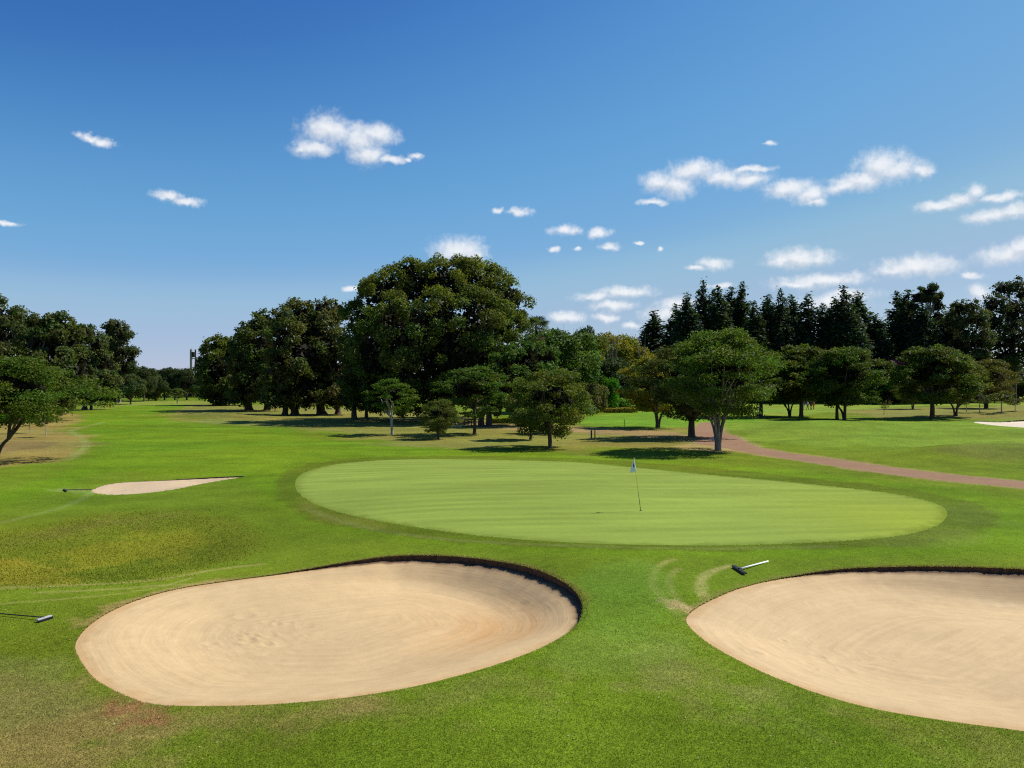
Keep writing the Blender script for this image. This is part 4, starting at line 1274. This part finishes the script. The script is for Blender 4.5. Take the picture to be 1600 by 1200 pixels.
# background garden
place('big_b', 'garden_tree', 'feathery light green tree behind the forked olive tree', 872, 644, 112, 516, rot=0.5, color=(1.15, 1.5, 0.9))
place('big_a', 'garden_tree', 'dark tree top poking above the light green garden trees', 912, 636, 50, 512, rot=1.5, color=(0.7, 0.8, 1.0))
place('big_b', 'garden_tree', 'yellowish green tree right of the feathery garden tree', 918, 640, 60, 522, rot=2.5, color=(2.2, 1.7, 0.7))
place('big_a', 'garden_tree', 'golden yellow topped tree left of the first conifer', 965, 636, 84, 522, rot=3.5, color=(3.6, 2.3, 0.6))
place('big_b', 'garden_tree', 'dark tree under the golden one in the garden', 955, 640, 90, 560, rot=4.5, color=(0.75, 0.9, 1.2))
place('big_b', 'garden_tree', 'dark rounded tree before the first conifers', 1005, 636, 80, 575, rot=5.1, color=(0.6, 0.7, 0.8))
place('bush_b', 'garden_shrub', 'bright green broad leaved shrub in the middle of the garden', 948, 643, 34, 590, color=(0.9, 1.8, 0.9), cat='shrub')
place('bush_b', 'garden_shrub', 'grey mauve twiggy shrub above the yellow hedge', 925, 645, 44, 598, color=(1.6, 1.05, 2.6), cat='shrub')
place('bush_a', 'garden_shrub', 'light green shrub directly behind the yellow hedge', 962, 642, 40, 622, color=(1.3, 1.6, 1.2), cat='shrub')
place('bush_b', 'garden_shrub', 'dark shrub right of the gap in the yellow hedge', 1016, 641, 50, 606, color=(0.8, 0.9, 1.0), cat='shrub')
place('bush_b', 'round_tree', 'round green bushy tree behind the leafless sapling', 1390, 631, 76, 575, color=(0.9, 1.3, 0.9), cat='tree')
place('bush_b', 'garden_shrub', 'dark shrub left of the round bushy tree', 1352, 630, 50, 590, color=(0.7, 0.9, 0.8), cat='shrub')
place('big_b', 'background_tree', 'low dark tree behind the rounded dark lawn tree', 1430, 625, 100, 570, color=(0.6, 0.7, 0.8))
place('big_a', 'background_tree', 'brownish background tree at the far right', 1590, 626, 100, 575, color=(0.9, 0.95, 0.7), rot=1)
place('big_a', 'background_tree', 'dull green background tree above the young trees', 1545, 626, 90, 572, color=(0.8, 0.8, 0.8), rot=2)
place('big_b', 'background_tree', 'dark background tree behind the walking people', 1270, 625, 120, 565, color=(0.5, 0.6, 0.6), rot=3)
place('big_b', 'background_tree', 'dark background tree behind the path tree', 1160, 626, 120, 562, color=(0.5, 0.6, 0.6), rot=4)
place('big_b', 'background_tree', 'dark background tree below the second sky gap', 1335, 625, 100, 568, color=(0.5, 0.6, 0.6), rot=5)
# far end of the fairway
FG = 'small trees at the far end of the fairway'
for i, (px, b, w, t, k, lb, colr) in enumerate([
 (204, 632, 40, 585, 'big_a', 'grey green tree standing on the far fairway with a shadow to its left', (1.3, 1.3, 1.7)),
 (225, 627, 34, 573, 'big_b', 'dark crowned tree at the left of the far gap', (0.9, 0.9, 1.1)),
 (205, 626, 34, 580, 'big_a', 'dark tree behind the grey green far tree', (0.8, 0.9, 1.0)),
 (243, 626, 36, 585, 'big_a', 'tree below the lowest point of the left skyline', (0.9, 0.85, 1.0)),
 (257, 625, 30, 576, 'big_b', 'bushy far tree right of the skyline dip', (0.8, 0.9, 1.1)),
 (273, 625, 34, 575, 'big_a', 'far dark tree left of the twin mast tower', (0.8, 0.9, 1.1)),
 (292, 625, 34, 576, 'big_b', 'far tree at the foot of the twin mast tower', (0.8, 0.85, 1.0)),
 (277, 631, 20, 606, 'feather_a', 'small pale stemmed tree at the far end of the fairway', (1.2, 1.0, 2.0)),
 (232, 626, 36, 600, 'bush_b', 'low shrubby tree in the centre of the far gap', (1.1, 1.0, 1.4)),
 (180, 632, 46, 590, 'big_b', 'shrubby dark tree under the gum tree', (0.8, 0.9, 1.0))]):
    place(k, 'far_tree', lb, px, b, w, t, color=colr, rot=i * 0.9, group=FG)

# distant wood that closes every gap
def far_wood():
    rng = np.random.default_rng(77)
    cl = []; co = []
    for i in range(230):
        a = math.radians(-62 + 124 * (i + rng.random()) / 230)
        R = 290 + rng.random() * 40
        h = 8.5 + rng.random() * 3.0 + (4 if a > 0.1 else 0)
        x, y = R * math.sin(a), R * math.cos(a)
        if a < math.radians(-30.5): h += 3
        for j in range(4):
            cl.append((x + rng.normal() * 3, y + rng.normal() * 3, h * (0.1 + 0.24 * j), 4.2, 4.2, h * 0.18))
        co.append((x, y + 3, h * 0.42, 4.0, 3.0, h * 0.40))
    me = crown('distant_wood', 78, cl, 46000, 1.25, (0.034, 0.046, 0.020), var=0.5, cores=co, corefill=0.12)
    o = link('distant_wood', me); o['kind'] = 'stuff'
    o.color = (1, 1, 1, 1)
far_wood()

# scraggly sapling with few leaves
def bare_tree(name, label, px, base, top, spread, n_br, mat, leaves=0, seed=5, rgb=(0.1, 0.07, 0.03), group=None, r=0.04):
    rng = np.random.default_rng(seed)
    x, y = depth_at(px, base); z = float(hgt(x, y))
    H = CZ + (600 - top) / F * y - z; S = spread / F * y
    o = thing(name, label, 'tree', (x, y, z), 0, (1, 1, 1), group)
    mb = MB(); tips = []
    mb.tube([(0, 0, -0.1), (0.03 * H, 0, H * 0.4)], [r, r * 0.7], 6)
    for i in range(n_br):
        a = rng.random() * 6.283; q = S / 2 * (0.3 + 0.7 * rng.random())
        tip = (math.cos(a) * q, math.sin(a) * q * 0.6, H * (0.72 + 0.28 * rng.random()))
        p = bez((0.03 * H * 0.8, 0, H * (0.25 + 0.15 * rng.random())), (math.cos(a) * q * 0.7, math.sin(a) * q * 0.4, H * 0.45), tip, 5)
        mb.tube(p, [r * 0.5 * (1 - 0.8 * k / 5) for k in range(6)], 5)
        tips += [p[5], p[4], p[3]]
    link('trunk', mb.mesh('trunk', M[mat], True), o)
    if leaves:
        cl = [(t[0], t[1], t[2], S * 0.09, S * 0.09, S * 0.09) for t in tips]
        c = link('crown', crown('crown', seed, cl, leaves, 0.16, rgb), o)
    return o
bare_tree('scraggly_sapling', 'almost leafless small sapling alone on the dry lawn at right', 1381, 648, 626, 22, 8, 'bark', 260, 6, (0.08, 0.08, 0.02))
bare_tree('bare_tree', 'leafless grey treetop right of the palm', 868, 640, 503, 34, 22, 'grey_bark', 0, 8, r=0.14)
bare_tree('bare_tree', 'leafless grey twigs above the yellowish garden trees', 955, 638, 516, 26, 16, 'grey_bark', 0, 9, r=0.12)
bare_tree('bare_tree', 'leafless twigs just left of the first conifer', 1004, 638, 518, 18, 12, 'grey_bark', 0, 10, r=0.1)

# palm
def palm():
    x, y = depth_at(838, 650); z = float(hgt(x, y))
    H = CZ + (600 - 509) / F * y - z
    o = thing('palm_tree', 'fan palm with a shaggy head right of the giant tree', 'palm', (x, y, z))
    mb = MB(); mb.tube([(0, 0, -0.2), (0.1, 0, H * .5), (0, 0, H)], [0.28, 0.22, 0.2], 8)
    link('trunk', mb.mesh('trunk', M['bark'], True), o)
    rng = np.random.default_rng(4)
    # one fan frond: pleated blades on a curved stalk
    V = []; Fc = []
    L = 2.1
    for k in range(15):
        a = math.radians(-80 + 160 * k / 14)
        b = len(V)
        V += [(0.75, 0, 0), (0.75 + math.cos(a - .07) * L * .55, math.sin(a - .07) * L * .55, 0.05), (0.75 + math.cos(a) * L * 0.85, math.sin(a) * L * 0.8, -0.35), (0.75 + math.cos(a + .07) * L * .55, math.sin(a + .07) * L * .55, 0.05)]
        Fc.append((b, b + 1, b + 2, b + 3))
    b = len(V); V += [(0, -0.04, 0), (0, 0.04, 0), (0.8, 0.03, 0.02), (0.8, -0.03, 0.02)]; Fc.append((b, b + 1, b + 2, b + 3))
    V = np.array(V)
    fr = mesh_np('frond', V, np.array(Fc), M['leaf'], np.tile([0.055, 0.075, 0.03], (len(V), 1)))
    dead = mesh_np('frond', V * 0.9, np.array(Fc), M['leaf'], np.tile([0.17, 0.13, 0.07], (len(V), 1)))
    for k in range(34):
        d = k >= 22
        f = link('frond', dead if d else fr, o, (0, 0, H - (0.2 if not d else 0.8 + rng.random())))
        f.rotation_euler = (rng.normal() * 0.3, math.radians(rng.uniform(-75, 20) if not d else rng.uniform(40, 80)), k * 2.4)
        if d: f['label'] = 'dry brown hanging frond'
palm()

# bougainvillea
def bougainvillea():
    x, y = depth_at(1396, 630); z = float(hgt(x, y))
    o = thing('bougainvillea', 'climbing shrub with magenta blossom in front of the conifers', 'shrub', (x, y, z))
    rng = np.random.default_rng(9)
    g = []; p = []
    for i in range(22):
        g.append((rng.normal() * 1.6, rng.normal() * 1.0, rng.random() * 7.5, 1.1, 1.1, 1.0))
    for i in range(16):
        p.append((rng.uniform(-2.2, 2.4), -1.4 + rng.normal() * 0.3, 10.2 + rng.normal() * 0.8 + 0.0, 0.75, 0.6, 0.5))
        g.append((p[-1][0], -0.2, p[-1][2] - 1.3, 0.9, 0.9, 0.9))
    mb = MB(); mb.tube([(0, 0, -0.2), (0.2, 0, 4), (0, 0, 8.5)], [0.2, 0.15, 0.06], 6)
    link('stem', mb.mesh('stem', M['bark'], True), o)
    link('foliage', crown('foliage', 10, g, 4000, 0.34, GR_DARK), o)
    link('blossom', crown('blossom', 12, p, 1100, 0.26, (0.42, 0.05, 0.22), mat='petal', hue=0.4, shell=0.4), o)
bougainvillea()

# clipped hedges and flower bed
def hedge(name, label, px0, px1, base, top, rgb, seed, depth=1.2, cat='hedge', size=0.2, n=2600, wob=0.1):
    xa, ya = depth_at(px0, base); xb, yb = depth_at(px1, base)
    z = float(hgt((xa + xb) / 2, (ya + yb) / 2))
    H = CZ + (600 - top) / F * (ya + yb) / 2 - z
    o = thing(name, label, cat, ((xa + xb) / 2, (ya + yb) / 2, z), math.atan2(yb - ya, xb - xa))
    L = math.hypot(xb - xa, yb - ya)
    rng = np.random.default_rng(seed)
    P = np.stack([rng.uniform(-L / 2, L / 2, n), rng.uniform(-depth / 2, depth / 2, n), rng.uniform(0, H, n)], 1)
    f = rng.integers(0, 3, n)
    P[f == 0, 2] = H; P[f == 1, 1] = -depth / 2; P[(f == 2) & (rng.random(n) < .5), 1] = depth / 2
    P[:, 2] *= 1 + wob * fbm(P[:, 0] * 0.8, P[:, 1] * 0 + seed, 3) * 3
    P += rng.normal(size=P.shape) * 0.05
    Nn = rand_dir(rng, n) + np.where((f == 0)[:, None], [0, 0, 1.2], [0, -1.0, 0.3]); Nn /= np.linalg.norm(Nn, axis=1)[:, None]
    V, Q = leaf_quads(rng, P, Nn, size)
    col = np.array(rgb)[None] * (0.6 + 0.8 * rng.random(n))[:, None]
    link('foliage', mesh_np('foliage', V, Q, M['leaf'], np.repeat(col, 4, 0)), o)
    mb = MB()
    for k in range(int(L / 1.2) + 1):
        xx = -L / 2 + 0.3 + k * 1.2
        mb.tube([(xx, 0, -0.1), (xx + 0.1, 0.05, H * 0.8)], [0.04, 0.02], 5)
    link('stem', mb.mesh('stem', M['bark']), o, kind='stuff')
hedge('hedge', 'long low yellow hedge along the back of the lawn', 943, 994, 645, 638, (0.22, 0.17, 0.02), 61)
hedge('hedge', 'short yellow green hedge right of the gap', 1008, 1040, 643, 637, (0.17, 0.17, 0.03), 62)
hedge('flower_bed', 'bright yellow green planting bed behind the twin trunk tree', 764, 818, 661, 653, (0.22, 0.27, 0.03), 63, 2.5, 'plant bed', 0.22, 3200, 0.2)
hedge('hedge', 'dark hedge along the far side of the right lawn', 1150, 1300, 627, 621, (0.035, 0.05, 0.02), 64, 1.5, n=4000, size=0.35)

# ============================================================ small things
def rotz_to(p, q):
    return math.atan2(q[1] - p[1], q[0] - p[0])

def flagstick():
    x, y = depth_at(1001, 798); z = float(hgt(x, y))
    o = thing('flagstick', 'flagstick with a limp white flag standing on the putting green', 'golf flag', (x, y, z))
    tx = (990.5 - 800) / F * y - x; H = CZ + (600 - 715) / F * y - z
    def P(t): return Vector((tx * t, 0, H * t))
    mb = MB(); mb.tube([P(-0.03), P(0.35)], [0.011, 0.010], 8); lo = mb.mesh('lower_pole', M['black'], True)
    link('lower_pole', lo, o)
    mb = MB(); mb.tube([P(0.35), P(1.0)], [0.009, 0.007], 8); link('upper_pole', mb.mesh('upper_pole', M['yellow'], True), o)
    # limp flag hanging down in folds from its top corner
    nu, nv = 15, 12
    V = []; top = P(0.985)
    for i in range(nv):
        v = i / (nv - 1)
        for j in range(nu):
            u = j / (nu - 1)
            w = 0.03 + 0.21 * v ** 0.9
            xx = -w * u + (tx * (0.985 - 0.42 * v * 0.8) / 1.0 - top.x) + 0.004
            yy = -0.008 - 0.05 * math.sin(u * 9.5 + v * 1.5) * (0.25 + v) * (0.3 + u)
            zz = -0.50 * v - 0.05 * u * v + 0.10 * u * (1 - v) * -1
            V.append((top.x + xx, yy, top.z + zz))
    idx = np.arange(nu * nv).reshape(nv, nu)
    Q = np.stack([idx[:-1, :-1], idx[:-1, 1:], idx[1:, 1:], idx[1:, :-1]], -1).reshape(-1, 4)
    me = mesh_np('flag', V, Q, M['cloth_white'], None, True)
    fl = link('flag', me, o)
    md = fl.modifiers.new('cloth', 'SOLIDIFY'); md.thickness = 0.003
    # printed emblem: dark round mark with a wing
    V = np.array(V).reshape(nv, nu, 3)
    sub = [(4, 5), (4, 6), (4, 7), (5, 4), (5, 5), (5, 6), (5, 7), (6, 5), (6, 6), (3, 7), (3, 8)]
    vv = []; qq = []
    for (i, j) in sub:
        b = len(vv)
        for (a, c) in ((i, j), (i, j + 1), (i + 1, j + 1), (i + 1, j)):
            p = V[a, c]; vv.append((p[0], p[1] - 0.004, p[2]))
        qq.append((b, b + 1, b + 2, b + 3))
    link('emblem', mesh_np('emblem', vv, np.array(qq), M['navy']), fl)
    mb = MB(); mb.tube([(0, 0, 0.003), (0, 0, 0.006)], [0.054, 0.054], 20)
    link('cup', mb.mesh('cup', M['black']), o)  # flat black disc painted for the shade inside the hole
flagstick()

def rake(label, hp0, hp1, tail, head_mat, handle_mat, tine_side=1, hr=0.014, hl=None, thick=0.035, group='bunker rakes lying on the grass'):
    a = Vector((*depth_at(*hp0), 0)); b = Vector((*depth_at(*hp1), 0)); t = Vector((*depth_at(*tail), 0))
    for p in (a, b, t): p.z = float(hgt(p.x, p.y))
    c = (a + b) / 2
    o = thing('rake', label, 'rake', c, 0)
    ax = (b - a); W = ax.length; ax.normalize()
    d = (t - c); d.z = 0; L = d.length; d.normalize()
    up = Vector((0, 0, 1))
    def beam(p0, p1, w, h, up_=0.0):
        mb = MB(); dd = (p1 - p0).normalized(); s = dd.cross(up).normalized() * w
        rings = []
        for p in (p0, p1):
            rings.append([p - s + up * up_, p + s + up * up_, p + s * 0.8 + up * (up_ + h), p - s * 0.8 + up * (up_ + h)])
        mb.quadstrip(rings); return mb
    mb = beam(-ax * W / 2, ax * W / 2, thick, 0.035, 0.035)
    link('head', mb.mesh('head', M[head_mat]), o)
    mb = MB()
    nT = 15
    for i in range(nT):
        p = -ax * W / 2 * 0.96 + ax * W * 0.96 * i / (nT - 1) - d * 0.02 * tine_side
        mb.tube([p + up * 0.05, p - d * 0.035 * tine_side + up * 0.02, p - d * 0.04 * tine_side - up * 0.01], [0.012, 0.010, 0.005], 5)
    link('tines', mb.mesh('tines', M['black']), o, kind='stuff')
    mb = MB(); e = d * L; e.z = t.z - c.z + 0.02
    mb.tube([up * 0.065, (up * 0.065 + e) / 2, e], [hr, hr, hr], 8)
    link('handle', mb.mesh('handle', M[handle_mat], True), o)
    mb = MB(); mb.tube([up * 0.055 - d * 0.01, d * 0.10 + up * 0.065], [hr * 1.7, hr * 1.4], 8)
    link('socket', mb.mesh('socket', M['black'], True), o)
rake('bunker rake with a black head and white handle by the right bunker', (1146, 887), (1164, 899), (1200, 878), 'black', 'white', 1, 0.022, thick=0.055)
rake('bunker rake with a grey head and thin black handle at the left edge', (58, 973), (80, 966), (-60, 955), 'grey', 'black', 1, 0.013)
rake('dark rake lying at the tip of the small left bunker', (100, 766), (104, 769), (143, 765), 'black', 'wood', 1, 0.018)

def bench():
    x, y = depth_at(734, 667); z = float(hgt(x, y))
    o = thing('bench', 'dark wooden bench beside the thin tree under the giant', 'bench', (x, y, z), 0.06)
    W = 19 / F * y; H = 0.85
    for k, zz in enumerate((0.44,)):
        for j in range(3):
            mb = MB(); mb.box(-W / 2, W / 2, -0.22 + 0.15 * j, -0.09 + 0.15 * j, zz, zz + 0.05)
            link('seat_slat', mb.mesh('seat_slat', M['wood']), o)
    for zz in (0.62, 0.78):
        mb = MB(); mb.box(-W / 2, W / 2, 0.26, 0.31, zz, zz + 0.11); link('back_slat', mb.mesh('back_slat', M['wood']), o)
    for sx in (-0.46, -0.15, 0.15, 0.46):
        mb = MB(); mb.box(sx * W - 0.05, sx * W + 0.05, -0.2, -0.1, 0, 0.437); mb.box(sx * W - 0.05, sx * W + 0.05, 0.2, 0.255, 0, 0.9)
        mb.box(sx * W - 0.045, sx * W + 0.045, -0.097, 0.197, 0.36, 0.43)
        link('leg', mb.mesh('leg', M['wood']), o)
bench()

def rocks():
    rng = np.random.default_rng(12)
    for i, (px, py, w) in enumerate([(706, 668, 8), (713, 667, 9), (719, 668, 7), (700, 669, 6), (723, 666, 7), (711, 663, 8)]):
        x, y = depth_at(px, py); z = float(hgt(x, y))
        R = w / F * y / 2
        mb = MB(); rings = []
        for a in range(6):
            f = a / 5
            rr = R * math.sin(math.pi * (0.12 + 0.80 * (1 - f) * 0.62)) ; zz = R * 0.75 * f
            rings.append([(rr * math.cos(t) * (1 + 0.2 * rng.normal() * 0.5), rr * 0.8 * math.sin(t) * (1 + 0.1 * rng.normal()), zz + rng.normal() * 0.02) for t in [k * 6.283 / 9 for k in range(9)]])
        mb.quadstrip(rings)
        o = link('rock', mb.mesh('rock', M['stone'], False), None, (x, y, z - 0.08))
        o.rotation_euler = (0, 0, rng.random() * 6)
        o['label'] = ['ochre rock second from the left at the giant trunk', 'largest ochre rock at the foot of the giant tree', 'ochre rock third from the left at the giant trunk',
                      'leftmost low ochre rock of the pile', 'rightmost ochre rock near the bench', 'ochre rock at the back of the pile'][i]
        o['category'] = 'rock'; o['group'] = 'ochre rocks at the foot of the giant tree'
rocks()

def post(name, label, cat, px, base, top, r, mat, group=None, cap=None, capmat=None):
    x, y = depth_at(px, base); z = float(hgt(x, y)); H = CZ + (600 - top) / F * y - z
    o = thing(name, label, cat, (x, y, z), 0, (1, 1, 1), group)
    mb = MB(); mb.tube([(0, 0, -0.1), (0, 0, H * 0.96), (0, 0, H)], [r, r * 0.92, r * 0.5], 8)
    link('shaft', mb.mesh('shaft', M[mat], False), o)
    if cap:
        mb = MB(); mb.box(-cap[0] / 2, cap[0] / 2, -0.05, 0.05, H - cap[1] - 0.02, H - 0.02)
        link('plate', mb.mesh('plate', M[capmat]), o)
    return o
post('bollard', 'dark bollard at the left end of the umbrella tree shadow', 'bollard', 924, 685, 672, 0.075, 'wood', 'two short bollards')
post('bollard', 'reddish bollard just right of the dark one', 'bollard', 929.5, 685, 672, 0.06, 'ochre_cloth', 'two short bollards')
post('practice_pin', 'thin dark pin standing on the lawn before the hedge', 'golf pin', 976, 666, 655, 0.035, 'black')
post('distance_marker', 'yellow marker post at the far left edge of the fairway', 'marker', 172.5, 639, 631, 0.10, 'yellow', cap=(0.55, 0.6), capmat='yellow')
post('garden_marker', 'small white marker left of its pair near the mauve shrub', 'marker', 921.5, 646, 637, 0.12, 'white', 'white garden markers', (0.5, 0.5), 'white')
post('garden_marker', 'taller small white marker right of its pair near the mauve shrub', 'marker', 926, 646, 634, 0.12, 'white', 'white garden markers', (0.45, 0.7), 'white')
post('tee_board', 'small blue grey board beside the path tree trunk', 'board', 1114.5, 688, 683.5, 0.05, 'bluegrey', cap=(0.35, 0.28), capmat='bluegrey')

def bin_():
    x, y = depth_at(1184.5, 653); z = float(hgt(x, y)); W = 10 / F * y
    o = thing('litter_bin', 'dark litter bin at the foot of the lawn tree right of the path', 'bin', (x, y - 0.4, z))
    mb = MB(); mb.tube([(0, 0, 0), (0, 0, 0.75)], [W * 0.36, W * 0.42], 10); link('bin_body', mb.mesh('bin_body', M['dark_cloth']), o)
    mb = MB(); mb.tube([(0, 0, 0.752), (0, 0, 0.80), (0, 0, 0.84)], [W * 0.45, W * 0.45, W * 0.2], 10); link('lid', mb.mesh('lid', M['black']), o)
    for s in (-1, 1):
        mb = MB(); mb.box(s * W * 0.52 - 0.04, s * W * 0.52 + 0.04, -0.05, 0.05, 0, 0.95); link('side_post', mb.mesh('side_post', M['black']), o)
bin_()

def tower():
    Y = 360.0
    x = (300 - 800) / F * Y
    o = thing('twin_mast_tower', 'distant twin mast tower rising beside the dark tree row', 'tower', (x, Y, 0))
    def X(px): return (px - 800) / F * Y - x
    def Z(py): return CZ + (600 - py) / F * Y
    mb = MB(); mb.box(X(297.3), X(300.2), -0.5, 0.5, -0.3, Z(546)); link('mast', mb.mesh('mast', M['concrete']), o)
    mb = MB(); mb.box(X(304.6), X(306.2), -0.3, 0.3, -0.3, Z(546)); link('mast', mb.mesh('mast', M['wood']), o)
    mb = MB(); mb.box(X(300.25), X(303.3), -0.7, 0.7, Z(558), Z(550)); link('antenna_box', mb.mesh('antenna_box', M['dark_cloth']), o)
    for py in (561, 575):
        mb = MB(); mb.box(X(300.25), X(304.55), -0.15, 0.15, Z(py), Z(py) + 0.35); link('brace', mb.mesh('brace', M['concrete']), o)
    mb = MB(); mb.tube([(X(298.7), 0, Z(546) + 0.01), (X(298.7), 0, Z(543.5))], [0.12, 0.03], 6); link('antenna', mb.mesh('antenna', M['wood']), o)
tower()

# ============================================================ people
def skin_obj(name, pts, edges, radii, mat, parent, root=0, sub=1):
    me = bpy.data.meshes.new(name)
    me.from_pydata(pts, edges, []); me.update()
    o = link(name, me, parent)
    md = o.modifiers.new('skin', 'SKIN'); md.use_smooth_shade = True
    for i, r in enumerate(radii):
        me.skin_vertices[0].data[i].radius = (r, r) if not isinstance(r, tuple) else r
    for i in range(len(pts)):
        me.skin_vertices[0].data[i].use_root = (i == root)
    o.modifiers.new('sub', 'SUBSURF').levels = sub
    o.modifiers['sub'].render_levels = sub
    me.materials.append(M[mat])
    return o

def person(label, px, base, shirt, trousers, facing, stride, hat=None, group='people walking together behind the lawn trees'):
    x, y = depth_at(px, base); z = float(hgt(x, y))
    o = thing('person', label, 'person', (x, y, z), facing, (1.12, 1.12, 1.12), group)
    s = stride
    hip = (0, 0, 0.93); 
    pts = [hip, (0, 0, 1.12), (0, 0, 1.38), (0, 0, 1.50), (0.0, 0, 1.58), (0, 0, 1.70),
           (0, 0.17, 1.42), (-0.06 * 1, 0.22, 1.15), (0.06 + s * 0.1, 0.23, 0.92), (0.09 + s * 0.1, 0.23, 0.84),
           (0, -0.17, 1.42), (0.02, -0.22, 1.15), (0.08 - s * 0.1, -0.23, 0.92), (0.10 - s * 0.1, -0.23, 0.84),
           (0.0, 0.09, 0.88), (s * 0.12 + 0.04, 0.10, 0.50), (s * 0.2, 0.10, 0.09), (s * 0.2 + 0.17, 0.11, 0.045),
           (0.0, -0.09, 0.88), (-s * 0.06 + 0.04, -0.10, 0.50), (-s * 0.22, -0.10, 0.09), (-s * 0.22 + 0.16, -0.11, 0.045)]
    ed = [(0, 1), (1, 2), (2, 3), (3, 4), (4, 5), (2, 6), (6, 7), (7, 8), (8, 9), (2, 10), (10, 11), (11, 12), (12, 13), (0, 14), (14, 15), (15, 16), (16, 17), (0, 18), (18, 19), (19, 20), (20, 21)]
    rd = [(0.14, 0.11), (0.13, 0.10), (0.15, 0.11), 0.06, 0.085, 0.095, 0.065, 0.045, 0.032, 0.04, 0.065, 0.045, 0.032, 0.04, 0.095, 0.06, 0.04, 0.04, 0.095, 0.06, 0.04, 0.04]
    skin_obj('body', pts, ed, rd, 'skin', o)
    k = [0, 1, 2, 6, 7, 10, 11]
    mp = {a: i for i, a in enumerate(k)}
    e2 = [(mp[a], mp[b]) for a, b in ed if a in mp and b in mp]
    skin_obj('shirt', [pts[a] for a in k], e2, [0.175, 0.165, 0.175, 0.09, 0.068, 0.09, 0.068], shirt, o)
    k = [0, 14, 15, 16, 18, 19, 20]
    mp = {a: i for i, a in enumerate(k)}
    e2 = [(mp[a], mp[b]) for a, b in ed if a in mp and b in mp]
    skin_obj('trousers', [pts[a] for a in k], e2, [0.155, 0.12, 0.08, 0.062, 0.12, 0.08, 0.062], trousers, o)
    mb = MB()
    rings = []
    for i in range(6):
        t = math.pi / 2 * i / 5
        rings.append([(0.005 + 0.112 * math.cos(t) * math.cos(a), 0.112 * math.cos(t) * math.sin(a), 1.70 + 0.12 * math.sin(t)) for a in [j * 6.283 / 10 for j in range(10)]])
    mb.quadstrip(rings)
    if hat:
        mb.box(0.09, 0.20, -0.07, 0.07, 1.705, 1.72)
    link('cap' if hat else 'hair', mb.mesh('cap', M[hat or 'black'], True), o)
person('person in a pale mauve top at the left of the walking group', 1256, 640.5, 'mauve_cloth', 'white', 3.6, 0.8, 'white')
person('person in a white shirt and tan trousers in the walking group', 1262, 640.5, 'white', 'ochre_cloth', 2.9, -0.8)
person('person in dark clothes in the walking group', 1267.5, 640.5, 'dark_cloth', 'dark_cloth', 3.2, 0.6)
person('person in an orange top at the right of the walking group', 1271.5, 640, 'orange', 'orange', 2.8, 0.3)

# fallen leaves and clippings
def litter():
    rng = np.random.default_rng(99)
    n = 800
    y = 1 / (1 / 9.8 + rng.random(n) * (1 / 34 - 1 / 9.8)); x = rng.uniform(-0.7, 0.7, n) * y
    m = np.ones(n, bool)
    for P in BUNKERS[:2]:
        m &= sdf(x, y, P, True, 0.5) > 0.05
    m &= sdf(x, y, GREEN, True, 0.5) > 0
    x = x[m]; y = y[m]
    P = np.stack([x, y, hgt(x, y) + 0.02], 1)
    Nn = rand_dir(rng, len(P)) * 0.5 + np.array([0, 0, 1.0]); Nn /= np.linalg.norm(Nn, axis=1)[:, None]
    V, Q = leaf_quads(rng, P, Nn, 0.032)
    k = rng.random(len(P))
    col = np.where((k < 0.55)[:, None], [0.38, 0.30, 0.13], np.where((k < 0.8)[:, None], [0.13, 0.07, 0.03], [0.36, 0.36, 0.18]))
    o = link('fallen_leaves', mesh_np('fallen_leaves', V, Q, M['leaf'], np.repeat(col, 4, 0)), kind='stuff')
litter()
